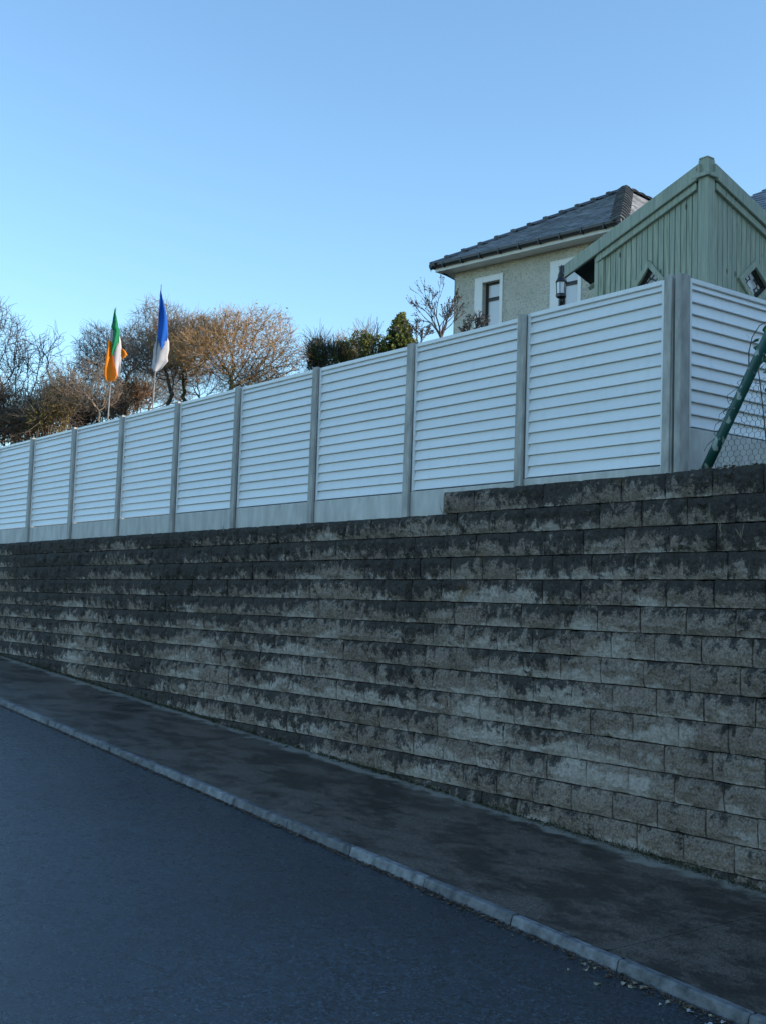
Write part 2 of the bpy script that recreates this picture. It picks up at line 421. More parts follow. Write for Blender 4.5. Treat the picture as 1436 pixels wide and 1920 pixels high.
for i in range(len(kx) - 1):
    x0, x1 = kx[i] + .005, kx[i + 1] - .005
    mb = MB(); k0 = 0; tilt = rnd.uniform(-.004, .004); sh = rnd.uniform(-.004, .004)
    ends = []
    for x in (x0, x0 + .012, (x0 + x1) / 2, x1 - .012, x1):
        e = .006 if x in (x0, x1) else 0
        g = gz(x) + tilt; yb = KY(x) + sh
        ends.append([(x, yb, g - .12), (x, yb, g + .004 - e), (x, yb - .048, g + .004 - e), (x, yb - .060 + e, g - .006 - e), (x, yb - .082 + e, g - UP - .03)])
    for a, b in zip(ends, ends[1:]):
        for j in range(4): mb.poly([a[j], b[j], b[j + 1], a[j + 1]])
    mb.poly(ends[0]); mb.poly(ends[-1][::-1])
    mb.build('kerb_stone', 'kerb', kb, recalc=True)

gx = [-900, -300, -120, -80] + [-60 + 4 * i for i in range(14)] + [-6.01, -5.99, 0, 10, 40, 120, 400, 900]
tag(sheet('garden_ground', gx, [.205, .3, .8, 2, 5, 9, 13, 16, 21, 24, 40, 120, 400, 900], lambda x, y: garden_z(x, y) - (.0 if y > .25 else .03), 'soil'), kind='structure')

# ------------------------------------------------------------------ retaining wall
wall = empty('retaining_wall', (-12, .1, gz(-12)))
tag(wall, 'weathered grey split-face block retaining wall below the white slatted fence', 'wall')
nr = np.random.RandomState(3)
BL = .462
def block_mesh(i):
    nx, nz = 9, 4; w, h, dep = BL - .006, COURSE - .004, .17
    g = nr.normal(0, .008, (nz + 1, nx + 1))
    low = nr.normal(0, .015, (3, 4))
    v = []
    for a in range(nz + 1):
        for b in range(nx + 1):
            fa, fb = a / nz * 2, b / nx * 3
            i0, j0 = min(1, int(fa)), min(2, int(fb)); ta, tb = fa - i0, fb - j0
            l = low[i0, j0] * (1 - ta) * (1 - tb) + low[i0 + 1, j0] * ta * (1 - tb) + low[i0, j0 + 1] * (1 - ta) * tb + low[i0 + 1, j0 + 1] * ta * tb
            d = -.012 + l + g[a, b]
            e = (a in (0, nz)) + (b in (0, nx))
            jx = jz = 0
            if e: d = max(d, 0) * .5 + .006 * e + nr.uniform(0, .010)
            if 0 < b < nx: jx = nr.uniform(-.012, .012)
            if 0 < a < nz: jz = nr.uniform(-.012, .012)
            if a == nz: jz = -abs(nr.normal(0, .005))
            if a == 0: jz = abs(nr.normal(0, .003))
            if b == 0: jx = abs(nr.normal(0, .002))
            if b == nx: jx = -abs(nr.normal(0, .002))
            v.append((w * b / nx + jx, d, h * a / nz + jz))
    f = []
    N = nx + 1
    for a in range(nz):
        for b in range(nx):
            q = a * N + b
            f += [(q, q + 1, q + N + 1), (q, q + N + 1, q + N)] if (a + b) % 2 else [(q, q + 1, q + N), (q + 1, q + N + 1, q + N)]
    k = len(v)
    v += [(0, dep, 0), (w, dep, 0), (w, dep, h), (0, dep, h)]
    bot = list(range(0, N)); top = list(range(nz * N, nz * N + N)); lef = [a * N for a in range(nz + 1)]; rig = [a * N + nx for a in range(nz + 1)]
    for r, c0, c1, fl in ((bot, k, k + 1, 1), (top, k + 3, k + 2, 0), (lef, k, k + 3, 0), (rig, k + 1, k + 2, 1)):
        poly = r + [c1, c0]
        f.append(tuple(poly[::-1] if fl else poly))
    me = bpy.data.meshes.new('block'); me.from_pydata(v, [], f); me.materials.append(M['wall'])
    return me, v, f
BM = [block_mesh(i) for i in range(20)]
WX0, WX1, STEPX = -30.0, 2.0, -8.975
places = []
for r in range(-1, 16):
    zt = ZREF - r * COURSE; zb = zt - COURSE
    ph = (BL / 2 if r % 2 else 0) + (.07 * math.sin(r * 2.3))
    x = WX0 - BL + ph
    if r == -1: x = STEPX + .003
    first = True
    while x < WX1:
        if zt > gz(x + BL) - .02 and not (r == -1 and x < STEPX - .01):
            p = Vector((x + BL / 2, 0, (zt + zb) / 2)); c = ROT.transposed() @ (p - CAM)
            u = CX + FPX * c.x / -c.z if c.z < 0 else 9999
            vv = CY - FPX * c.y / -c.z if c.z < 0 else 9999
            vis = -30 < u < PW + 30 and -30 < vv < PH + 30
            size = (FPX / -c.z) if c.z < 0 else 0
            places.append((vis, size, x, zb, r))
        x += BL
order = sorted(range(len(places)), key=lambda i: (-places[i][0], -places[i][1]))
single = set(order[:300]); rest = MB()
for i, (vis, size, x, zb, r) in enumerate(places):
    me, v, f = BM[rnd.randrange(len(BM))]
    yo = -.005 * (r - 4) + rnd.uniform(-.004, .004); dz = rnd.uniform(-.0015, .0015)
    if i in single:
        o = link('block', me, wall); o.location = Vector((x, -yo * 0 + .012 * 0 + yo, zb + dz)) - wall.location
    else:
        k = len(rest.v); rest.v += [(a + x, b + yo, c + zb + dz) for a, b, c in v]; rest.f += [tuple(k + j for j in q) for q in f]
ro = rest.build('block', 'wall', recalc=False); tag(ro, kind='stuff'); wl_parent(ro, wall)
core = MB(); core.box(WX0, WX1, .12, .20, gz(2) - .2, ZREF - .02); core.box(STEPX + .02, WX1, .12, .20, ZREF - .019, ZREF + COURSE - .02)
co = core.build('backing', 'soil'); wl_parent(co, wall)

# ------------------------------------------------------------------ slatted fence
YF = .14; PITCH = .1046; TOP = 2.765
pxs = [1248.5, 974.5, 766.5, 591.5, 447.5, 335.5, 233, 146, 68.5, 1]
post_x = [on_y(px, 640, YF - .05).x for px in pxs]
sp_ = (post_x[0] - post_x[-1]) / 9
for i in range(4): post_x.append(post_x[-1] - sp_)
fence = empty('slatted_fence', (-13, YF, .9))
tag(fence, 'long white horizontal slat fence with concrete posts on top of the block wall', 'fence')
def slat_mesh(L, h=PITCH):
    """profile in (y,z): recessed at the top, proud at the bottom with a lip underneath; runs along +x"""
    prof = [(.019, h + .006), (-.010, .015), (-.010, .010), (-.006, .009), (.030, .009), (.032, .012), (-.002, .017), (.025, h + .006)]
    v = [(0, y, z) for y, z in prof] + [(L, y, z) for y, z in prof]; n = len(prof)
    f = [(i, (i + 1) % n, n + (i + 1) % n, n + i) for i in range(n)] + [tuple(range(n))[::-1], tuple(range(n, 2 * n))]
    me = bpy.data.meshes.new('slat'); me.from_pydata(v, [], f); me.materials.append(M['slat'])
    bm = bmesh.new(); bm.from_mesh(me); bmesh.ops.recalc_face_normals(bm, faces=bm.faces); bm.to_mesh(me); bm.free()
    return me
PWD = .094
def post_mesh(h):
    mb = MB(); w = PWD / 2
    pr = [(-w, 0), (w, 0), (w, .035), (w - .018, .038), (w - .018, .085), (w, .088), (w, .12), (-w, .12), (-w, .088), (-w + .018, .085), (-w + .018, .038), (-w, .035)]
    mb.prism([(x, y, 0) for x, y in pr], (0, 0, h))
    return mb.mesh('post', 'post', bevel=.004)
def panel(x0, x1, top, nsl, parent, base_z, xdir=True):
    """one bay: side channels, top rail, slats; local frame along +x, front face towards -y"""
    pn = empty('panel', (0, 0, 0)); pn.parent = parent
    L = x1 - x0
    for xa in (0, L - .03):
        mb = MB(); mb.box(xa, xa + .03, -.014, .03, top - .10 - nsl * PITCH, top - .004)
        o = mb.build('side_channel', 'slat', pn, bevel=.002)
    mb = MB(); mb.box(.031, L - .031, -.012, .03, top - .040, top); mb.build('top_rail', 'slat', pn, bevel=.003)
    me = slat_mesh(L - .062); hm = slat_mesh(L - .062, .058)
    o = link('slat', hm, pn); o.location = (.031, 0, top - .100)
    for k in range(nsl):
        o = link('slat', me, pn); o.location = (.031, rnd.uniform(-.001, .001), top - .100 - (k + 1) * PITCH)
    return pn
NS = 14
for i, x in enumerate(post_x):
    dz = (.035 if i == 0 else .012 if i == 1 else 0)
    zb = .9 if x < STEPX else 1.1
    PWD = .080 if i == 0 else .094
    o = link('post', post_mesh(TOP + .012 + dz - zb), fence)
    o.location = Vector((x, YF - .055, zb)) - fence.location
    o.rotation_euler = (rnd.uniform(-.004, .004), rnd.uniform(.004, .014), 0)
for i in range(len(post_x) - 1):
    x1, x0 = post_x[i] - PWD / 2 - .004, post_x[i + 1] + PWD / 2 + .012
    dz = (.028 if i == 0 else .008 if i == 1 else 0)
    p = panel(x0, x1, TOP + dz, NS, fence, .9)
    p.location = Vector((x0, YF, 0)) - fence.location
    mb = MB(); pb = TOP + dz - .10 - NS * PITCH
    lo = .90
    mb.box(post_x[i + 1] + PWD / 2 - .015, post_x[i] - PWD / 2 + .015, YF - .012, YF + .035, lo, pb - .003)
    wl_parent(mb.build('gravel_board', 'concrete', bevel=.004), fence)

# return run of the fence, round the corner
XR = on_y(1275, 695, .078).x - .030
ret = empty('return_fence', (XR, .3, 1.1), 0)
tag(ret, 'short white slatted fence run turning the corner beside the leaning green post', 'fence')
def ret_post(y0, y1, x0, x1, h):
    mb = MB(); mb.box(x0, x1, y0, y1, 1.1, h); o = mb.build('post', 'post', bevel=.006); wl_parent(o, ret)
ret_post(.078, .205, on_y(1263.5, 695, .078).x, XR + .030, 2.80)
mb = MB(); mb.box(on_y(1255.5, 695, .10).x, on_y(1260, 695, .10).x, .10, .17, 1.1, 2.785); wl_parent(mb.build('filler_strip', 'post', bevel=.004), ret)
for k, (y0, y1) in enumerate(((.215, 2.0), (2.13, 3.9))):
    p = panel(y0, y1, 2.79, 11, ret, 1.1)
    p.rotation_euler = (0, 0, math.pi / 2)
    p.location = Vector((XR, y0, 0)) - ret.location
    mb = MB(); pb = 2.79 - .10 - 11 * PITCH
    mb.box(XR - .03, XR + .018, y0 - .01, y1 + .01, 1.0, pb - .003); wl_parent(mb.build('gravel_board', 'concrete', bevel=.004), ret)
ret_post(2.005, 2.125, XR - .06, XR + .04, 2.80); ret_post(3.905, 4.02, XR - .06, XR + .04, 2.80)

# ------------------------------------------------------------------ house (local axes: x along the front, y into the house, z from the eave)
HA = math.radians(8.0)
RC = at_depth(1160, 432, 27.0)
house = empty('house', RC, HA)
tag(house, 'cream roughcast house with hipped slate roof behind the timber shelter', 'house')
HL, HK, HH = -5.62, 1.62, 2.86       # eave length, plan depth factor of the apex, apex height
half = -HL / 2
APEX = Vector((-half, half * HK, HH)); ZG = garden_z(-20, 13) - RC.z - .3
ev = .45
RIDGE_END = Vector((-half, 11.0, HH))
def local(o): o.parent = house; return o
mb = MB()                             # wing walls with window openings
wins = [(-4.36, -3.80, -.37, -1.62), (-1.97, -1.42, -.37, -1.62)]
WL, WR = -5.31, -.33
xsn = [WL] + [v for w in wins for v in w[:2]] + [WR]
for a, b in zip(xsn, xsn[1:]):
    isw = any(abs(a - w[0]) < 1e-6 for w in wins)
    if isw:
        mb.box(a, b, ev, ev + .3, -.37, .06); mb.box(a, b, ev, ev + .3, ZG, -1.62)
    else: mb.box(a, b, ev, ev + .3, ZG, .06)
mb.box(WL, WL + .3, ev + .301, 11, ZG, .06); mb.box(WR - .3, WR, ev + .301, 4.5, ZG, .06)
local(mb.build('wall', 'roughcast'))
for (x0, x1, zt, zb) in wins:
    mb = MB(); s = .20
    mb.box(x0 - s - .06, x0 - .001, ev - .03, ev - .001, zb - .16, zt + .155); mb.box(x1 + .001, x1 + s - .10, ev - .03, ev - .001, zb - .16, zt + .155)
    mb.box(x0, x1, ev - .029, ev - .001, zt + .001, zt + .154); mb.box(x0, x1, ev - .06, ev - .001, zb - .159, zb - .001)
    local(mb.build('window_surround', 'white', bevel=.006))
    w = empty('window', ((x0 + x1) / 2, ev + .12, zb)); w.parent = house
    hw, hh = (x1 - x0) / 2, zt - zb
    mb = MB(); t = .055
    mb.box(-hw, -hw + t * 1.5, 0, .06, 0, hh); mb.box(hw - t * .6, hw, 0, .06, 0, hh); mb.box(-hw + t * 1.5 + .001, hw - t * .6 - .001, 0, .06, hh - t, hh); mb.box(-hw + t * 1.5 + .001, hw - t * .6 - .001, 0, .06, 0, t)
    mb.build('frame', 'brown', w, bevel=.004)
    ht = zt - zb - .47
    mb = MB(); mb.box(-hw + t * 1.5 + .001, hw - t * .6 - .001, -.012, .055, ht, ht + .045); mb.box(-hw + t * 1.5 + .001, hw - t * .6 - .001, -.02, .05, ht + .052, ht + .085); mb.build('transom', 'brown', w, bevel=.003)
    for z0, z1 in ((t, ht), (ht + .085, hh - t)):
        mb = MB(); mb.box(-hw + t * 1.5, hw - t * .6, .022, .03, z0 + .001, z1 - .001); mb.build('pane', 'pane', w)
    mb = MB(); mb.box(-hw, hw, .30, .31, 0, hh); mb.build('blind', 'white', w)
# soffit, fascia and gutter
mb = MB(); mb.box(HL + .04, -.04, .03, ev + .02, .062, .082); mb.box(HL + .04, WL, ev + .021, 10.9, .062, .082); mb.box(WR, -.04, ev + .021, 4.0, .062, .082); local(mb.build('soffit', 'white'))
mb = MB(); mb.box(HL + .03, -.03, .0, .028, .04, .215); mb.box(HL + .002, HL + .029, .0, 10.9, .04, .215); mb.box(-.029, -.002, .0, 4.0, .04, .215)
local(mb.build('fascia', 'cream', bevel=.003))
mb = MB()
prof = [(0, .235), (-.012, .16), (-.05, .125), (-.09, .135), (-.115, .18), (-.12, .235), (-.105, .235), (-.09, .17), (-.05, .145), (-.02, .17), (-.015, .235)]
mb.prism([(HL - .12, y, z) for y, z in prof], (-HL + .24, 0, 0))
mb.prism([(.002 - y - .002, -.12 + .0, z) for y, z in prof], (0, 4.1, 0)); mb.prism([(HL + y, -.12, z) for y, z in prof], (0, 11.0, 0))
gut = local(mb.build('gutter', 'black'))
for k in range(9):
    mb = MB(); x = HL + .35 + k * (-HL - .7) / 8; mb.box(x - .018, x + .018, -.13, .0, .105, .24); mb.build('bracket', 'black', gut, bevel=.004)
mb = MB(); mb.tube([(WL - .06, ev + .1, ZG), (WL - .06, ev + .1, -.1), (HL + .0, .2, .10)], .035, 8); local(mb.build('downpipe', 'black', smooth=True))
# roof slopes as lapped slate courses
E0 = Vector((HL - .06, -.08, .22)); E1 = Vector((.06, -.08, .22))
def courses(A, B, C_, D_, n, name):
    """A-B eave edge, D_-C_ top edge (may coincide); lapped strips"""
    r = MB()
    nrm = (B - A).cross(D_ - A).normalized()
    if nrm.z < 0: nrm = -nrm
    for i in range(n):
        t0, t1 = i / n, min(1, (i + 1.25) / n)
        a, b = A.lerp(D_, t0), B.lerp(C_, t0); c, d = B.lerp(C_, t1), A.lerp(D_, t1)
        up0, up1 = nrm * .045, nrm * .008
        r.poly([a + up0, b + up0, c + up1, d + up1]); r.poly([a, b, b + up0, a + up0])
    r.poly([A, B, C_, D_])
    return r.build(name, 'slate', recalc=False)
roof = local(courses(E0, E1, APEX, APEX, 20, 'roof_slope'))
EB1 = Vector((.06, 4.6, .22)); 
local(courses(E1, Vector((.06, 11.0, .22)), RIDGE_END, APEX, 20, 'roof_slope'))
local(courses(Vector((HL - .06, 11.0, .22)), E0, APEX, RIDGE_END, 20, 'roof_slope'))
def hip_tiles(A, B, n, parent, sideA, sideB, wdt=.20):
    d = (B - A); L = d.length / n; d.normalize()
    up = (sideA + sideB).normalized()
    for i in range(n):
        p = A + d * (L * i); q = A + d * (L * (i + 1) + .03)
        mb = MB()
        def sec(c, lift, w):
            a = c + up * lift; t = d.cross(up).normalized()
            dn = .62
            return [a - t * w - up * (w * dn), a - t * (w * .45) - up * (w * .12), a + up * .02, a + t * (w * .45) - up * (w * .12), a + t * w - up * (w * dn)]
        s0 = sec(p, .105, wdt * 1.04); s1 = sec(q - d * .07, .075, wdt * .95)
        for k in range(4): mb.poly([s0[k], s0[k + 1], s1[k + 1], s1[k]])
        lo0 = [v - up * .06 for v in s0]
        for k in range(4): mb.poly([lo0[k], lo0[k + 1], s0[k + 1], s0[k]])
        c0 = sec(q - d * .085, .125, wdt * 1.12); c1 = sec(q - d * .02, .125, wdt * 1.12); c2 = sec(q + d * .005, .08, wdt)
        for u_, v_ in ((c0, c1), (c1, c2)):
            for k in range(4): mb.poly([u_[k], u_[k + 1], v_[k + 1], v_[k]])
        lo = [v - up * .05 for v in c0]
        for k in range(4): mb.poly([lo[k], lo[k + 1], c0[k + 1], c0[k]])
        o = mb.build('ridge_tile', 'tile', parent, recalc=False)
nF = (E1 - E0).cross(APEX - E0).normalized(); nF = nF if nF.z > 0 else -nF
nS = Vector((1, 0, .98)).normalized(); nW = Vector((-1, 0, .98)).normalized()
hip_tiles(E1 + Vector((0, 0, -.03)), APEX, 13, roof, nF, nS); hip_tiles(E0 + Vector((0, 0, -.03)), APEX, 12, roof, nF, nW)
hip_tiles(APEX, RIDGE_END, 17, roof, nS, nW)
# main block behind, ridge parallel to the front
MR = Vector((0, 9.0, 0))
def hit_local_y(px, py, yl):
    n = Vector((-math.sin(HA), math.cos(HA), 0)); P0 = RC + n * yl; r = ray(px, py)
    t = n.dot(P0 - CAM) / n.dot(r); w = CAM + r * t - RC
    a = Vector((math.cos(HA), math.sin(HA), 0)); return Vector((w.dot(a), yl, w.z))
rp = hit_local_y(1405, 349, 9.0)
mz = rp.z - .12
XM0, XM1 = -4.9, 17.0
mb = MB(); mb.box(XM0, XM1, 4.6, 13.4, ZG, .06); local(mb.build('wall', 'roughcast'))
r0, r1 = Vector((XM0 + 4.4, 9.0, mz)), Vector((XM1 - 4.4, 9.0, mz))
FA, FB, BA, BB = Vector((XM0 - .4, 4.1, .22)), Vector((XM1 + .4, 4.1, .22)), Vector((XM0 - .4, 13.9, .22)), Vector((XM1 + .4, 13.9, .22))
mr = local(courses(FA, FB, r1, r0, 26, 'roof_slope')); local(courses(BB, BA, r0, r1, 26, 'roof_slope'))
local(courses(FB, BB, r1, r1, 26, 'roof_slope')); local(courses(BA, FA, r0, r0, 26, 'roof_slope'))
hip_tiles(r0, r1, 30, mr, Vector((0, -.5, .9)), Vector((0, .5, .9)))
hip_tiles(FB, r1, 12, mr, Vector((0, -.5, .9)), Vector((.5, 0, .9)))
mb = MB(); mb.box(.1, XM1 + .4, 4.05, 4.1, .06, .22); local(mb.build('fascia', 'cream'))

# house added out of view on the right to keep the low sun off the fence corner
nh = empty('added_shade_house', (9, 11, garden_z(0, 8)))
tag(nh, 'added out-of-view cream house with slate hip roof shading the fence corner', 'house')
def nbox(*a, name='wall', m='roughcast', **kw):
    q = MB(); q.box(*a); return q.build(name, m, nh, **kw)
nbox(-6, 6, -5, 5, -2, 5.6)
NA, NB, NC, ND = Vector((-6.4, -5.4, 5.6)), Vector((6.4, -5.4, 5.6)), Vector((6.4, 5.4, 5.6)), Vector((-6.4, 5.4, 5.6)); NR0, NR1 = Vector((-1.2, 0, 9.4)), Vector((1.2, 0, 9.4))
for q4 in ((NA, NB, NR1, NR0), (NB, NC, NR1, NR1), (NC, ND, NR0, NR1), (ND, NA, NR0, NR0)):
    o = courses(*q4, 22, 'roof_slope'); o.parent = nh
nbox(-6.42, 6.42, -5.42, 5.42, 5.45, 5.598, name='fascia', m='cream')
for wx in (-3.5, 0, 3.5):
    for wz in (.6, 3.2):
        w = nbox(wx - .55, wx + .55, -5.03, -4.9, wz, wz + 1.3, name='window', m='brown')
        for sx_ in (-1, 1):
            q = MB(); q.box(wx + (.03 if sx_ > 0 else -.5), wx + (.5 if sx_ > 0 else -.03), -5.04, -5.031, wz + .06, wz + 1.24); q.build('pane', 'pane', w)

# ------------------------------------------------------------------ timber shelter behind the fence corner
S = at_depth(1325, 293, 11.5); SX, SY = S.x, S.y; ZF = garden_z(-8, 2) - .02
shel = empty('timber_shelter', (SX, SY, ZF))
tag(shel, 'green stained timber corner shelter with vertical boards and diamond windows', 'shelter')
SP = .352                                     # fall of the roof edges per metre
APZ = 4.395
ZL = lambda d: APZ - SP * d                    # top edge of roof board at distance d from the corner
def put(mb, name, m, parent=shel, **kw):
    o = mb.build(name, m, **kw)
    wl_parent(o, parent); return o
def shelter_side(P, length, over, dcen, hw_o, hh_o, hw_i, hh_i, zc, nb):
    """P(d, out, z): world point at distance d from the corner, out = outwards"""
    d0, d1 = .085, length - .06
    bw = (d1 - d0) / nb
    def slab(poly, name, m='timber', o0=0.0, o1=.02, **kw):
        mb = MB(); mb.prism([P(a, o0, z) for a, z in poly], P(0, o1, 0) - P(0, o0, 0)); return put(mb, name, m, **kw)
    for k in range(nb):
        a, b = d0 + k * bw + .004, d0 + (k + 1) * bw - .004
        top = lambda d: ZL(d) - .19
        mb = MB()
        def pr(poly): mb.prism([P(x, 0.0, z) for x, z in poly], P(0, .018, 0) - P(0, 0.0, 0))
        lo_, hi_ = dcen - (hw_i + .02), dcen + (hw_i + .02)
        if b < lo_ or a > hi_:
            pr([(a, ZF), (b, ZF), (b, top(b)), (a, top(a))])
        else:
            dh = lambda x: max(0.0, (hh_i + .02) * (1 - abs(x - dcen) / (hw_i + .02)))
            xs_ = sorted({a, b} | ({dcen} if a < dcen < b else set()) | ({lo_} if a < lo_ < b else set()) | ({hi_} if a < hi_ < b else set()))
            pr([(a, top(a))] + [(x, zc + dh(x)) for x in xs_] + [(b, top(b))])
            pr([(a, ZF)] + [(x, zc - dh(x)) for x in xs_] + [(b, ZF)])
        put(mb, 'board', 'timber', bevel=.003)
    slab([(.075, ZL(.075) - .165), (length + over, ZL(length + over) - .165), (length + over, ZL(length + over) - .02), (.03, ZL(.03) - .02), (.03, ZL(.03) - .14)], 'roof_edge_board', o0=.05, o1=.085, bevel=.004)
    slab([(.085, ZL(.085) - .167), (.085, ZL(.085) - .24), (length - .03, ZL(length - .03) - .24), (length - .03, ZL(length - .03) - .167)], 'trim', o0=.019, o1=.055, bevel=.004)
    slab([(length - .055, ZF), (length, ZF), (length, ZL(length) - .17), (length - .055, ZL(length - .055) - .17)], 'end_post', o0=-.05, o1=.045, bevel=.004)
    slab([(length - .12, ZF), (length - .058, ZF), (length - .058, ZL(length - .058) - .242), (length - .12, ZL(length - .12) - .242)], 'trim', o0=.019, o1=.04, bevel=.004)
    # diamond window: four frame boards, pane, iron scrolls
    win = empty('diamond_window', P(dcen, 0, zc - hh_o)); bpy.context.view_layer.update()
    win.parent = shel; win.location = Vector(P(dcen, 0, zc - hh_o)) - shel.location
    def wput(mb, name, m, **kw):
        o = mb.build(name, m, **kw); o.parent = win
        o.matrix_parent_inverse = Matrix.Translation(Vector(P(dcen, 0, zc - hh_o))).inverted(); return o
    co = [(dcen, zc + hh_o), (dcen + hw_o, zc), (dcen, zc - hh_o), (dcen - hw_o, zc)]
    ci = [(dcen, zc + hh_i), (dcen + hw_i, zc), (dcen, zc - hh_i), (dcen - hw_i, zc)]
    for k in range(4):
        j = (k + 1) % 4
        mb = MB(); mb.prism([P(x, .019, z) for x, z in (co[k], co[j], ci[j], ci[k])], P(0, .030, 0) - P(0, 0, 0)); wput(mb, 'frame_board', 'timber', bevel=.003)
    for k in range(4):
        j = (k + 1) % 4; cc = [(dcen + (x - dcen) * .86, zc + (z - zc) * .86) for x, z in ci]
        mb = MB(); mb.prism([P(x, -.033, z) for x, z in (ci[k], ci[j], cc[j], cc[k])], P(0, .04, 0) - P(0, 0, 0)); wput(mb, 'reveal', 'iron')
    mb = MB(); mb.prism([P(x, -.045, z) for x, z in ci], P(0, .01, 0) - P(0, 0, 0)); wput(mb, 'pane', 'frost')
    for sgx in (-1, 1):
        for sgz in (-1, 1):
            pts = []
            for q in range(15):
                t = q / 14; ang = t * 4.2; rr = .050 * (1 - .72 * t)
                pts.append(P(dcen + sgx * (hw_i * .40 - rr * math.cos(ang)), -.008, zc + sgz * (hh_i * .30 + rr * math.sin(ang) - .01)))
            mb = MB(); mb.tube(pts, .0065, 5); wput(mb, 'scroll', 'iron')
    for sgx in (-1, 1):
        mb = MB(); mb.tube([P(dcen + sgx * (hw_i * .40 - .05) + sgx * .055 * math.sin(math.pi * q / 8), -.008, zc - .05 + .1 * q / 8) for q in range(9)], .006, 5); wput(mb, 'scroll', 'iron')
    for k in range(nb): pass
PL = lambda d, o, z: Vector((SX - d, SY - o, z))
PR = lambda d, o, z: Vector((SX + o, SY + d, z))
shelter_side(PL, 1.395, .40, .672, .205, .235, .135, .155, 3.325, 18)
shelter_side(PR, 1.95, .44, .745, .285, .245, .20, .165, 3.325, 24)
mb = MB(); mb.box(SX - .062, SX + .053, SY - .053, SY + .062, ZF, APZ + .015); put(mb, 'corner_post', 'timber', bevel=.006)
mb = MB(); mb.prism([(SX - .060, SY - .051, APZ + .016), (SX + .051, SY - .051, APZ + .016), (SX + .051, SY + .060, APZ + .016), (SX - .060, SY + .060, APZ + .016)], (0, 0, .022)); put(mb, 'post_cap', 'timber', bevel=.008)
mb = MB(); mb.box(SX - .11, SX + .089, SY - .089, SY - .056, APZ - .17, APZ - .13); mb.box(SX + .056, SX + .088, SY - .055, SY + .11, APZ - .17, APZ - .13); put(mb, 'collar', 'timber', bevel=.004)
# single roof plane falling away from the corner (both edges fall at the same rate)
mb = MB()
l1, l2 = 1.395 + .40, 1.95 + .40
q0 = Vector((SX, SY, APZ - .045)); q1 = Vector((SX - l1, SY, APZ - .045 - SP * l1)); q2 = Vector((SX, SY + l2, APZ - .045 - SP * l2)); q3 = Vector((SX - l1, SY + l2, APZ - .045 - SP * (l1 + l2)))
q4 = q1.lerp(q3, .45); q5 = q2.lerp(q3, .30)
mb.prism([q0, q1, q4, q5, q2], (0, 0, .03)); put(mb, 'roof', 'felt')
for t in (.3, .6, .95):
    mb = MB(); a = q0.lerp(q2, t * .45); b = q1.lerp(q4, t); a.z -= .05; b.z -= .05; mb.tube([a, b], .03, 4); put(mb, 'rafter', 'timber')
mb = MB(); pf = q4 + Vector((.1, -.08, 0)); mb.box(pf.x, pf.x + .07, pf.y, pf.y + .07, ZF - .1, pf.z - .05); put(mb, 'front_post', 'timber', bevel=.005)

# ------------------------------------------------------------------ garden lamp
lb = at_depth(1051, 557, 14.6)
gzl = garden_z(lb.x, lb.y)
lamp = empty('garden_lamp', (lb.x, lb.y, gzl))
tag(lamp, 'black lantern on a slim post with white glass in front of the house window', 'lamp')
H0 = lb.z - gzl
mb = MB(); mb.lathe([(.05, 0), (.045, .03), (.022, .06), (.02, H0 - .06), (.03, H0 - .045), (.02, H0 - .03), (.022, H0 - .01)], (0, 0, 0), 10); mb.build('post', 'black', lamp, smooth=True)
mb = MB(); mb.lathe([(.03, -.01), (.066, 0), (.068, .03), (.055, .045)], (0, 0, H0), 6); mb.build('base', 'black', lamp, bevel=.002)
mb = MB(); mb.lathe([(.050, .046), (.058, .185)], (0, 0, H0), 6); mb.build('glass', 'frost', lamp)
for k in range(6):
    a = k * math.pi / 3; mb = MB(); mb.tube([(.056 * math.cos(a), .056 * math.sin(a), H0 + .03), (.064 * math.cos(a), .064 * math.sin(a), H0 + .19)], .006, 4); mb.build('bar', 'black', lamp)
mb = MB(); mb.lathe([(.072, .186), (.07, .20), (.05, .235), (.042, .27), (.046, .275), (.03, .31), (.022, .33), (.03, .35), (.02, .37), (.012, .385), (.004, .41)], (0, 0, H0), 10); mb.build('roof', 'black', lamp, smooth=True)

# ------------------------------------------------------------------ flags hanging limp on their poles
def flag(name, label, topx, topy, botx, boty, Z, bands):
    tp = at_depth(topx, topy, Z); bt = at_depth(botx, boty, Z); d = (tp - bt)
    base = Vector(tp) - d * ((tp.z - garden_z(tp.x, tp.y)) / d.z)
    root = empty(name, base); tag(root, label, 'flag', None)
    mb = MB(); mb.tube([base - base, (tp + Vector((0, 0, .01))) - base], [.018, .010], 6); mb.build('pole', 'pole', root, smooth=True)
    rgt = ROT @ Vector((1, 0, 0)); fw = ROT @ Vector((0, 0, 1)); fw.z = 0; fw.normalize()
    for (nm, m, rows, off) in bands:
        # rows: (py, xleft, xright) outlines of the hanging fold, modelled as a rippled cloth with thickness
        n = 9; v = []; f = []
        for i, (py, xl, xr) in enumerate(rows):
            for j in range(n):
                t = j / (n - 1); px = xl + (xr - xl) * t
                rip = .028 * math.sin(t * 6.0 + py * .045 + off * 40) * min(1, (xr - xl) / 12.) + .012 * math.sin(py * .08 + t * 2)
                p = at_depth(px, py, Z) + fw * (off + rip) - base
                v.append(tuple(p))
        for i in range(len(rows) - 1):
            for j in range(n - 1):
                q = i * n + j; f.append((q, q + 1, q + n + 1, q + n))
        me = bpy.data.meshes.new(nm); me.from_pydata(v, [], f); me.materials.append(M[m])
        me.polygons.foreach_set('use_smooth', [True] * len(f))
        bm = bmesh.new(); bm.from_mesh(me); bmesh.ops.solidify(bm, geom=bm.faces[:], thickness=.004); bm.to_mesh(me); bm.free()
        link(nm, me, root)
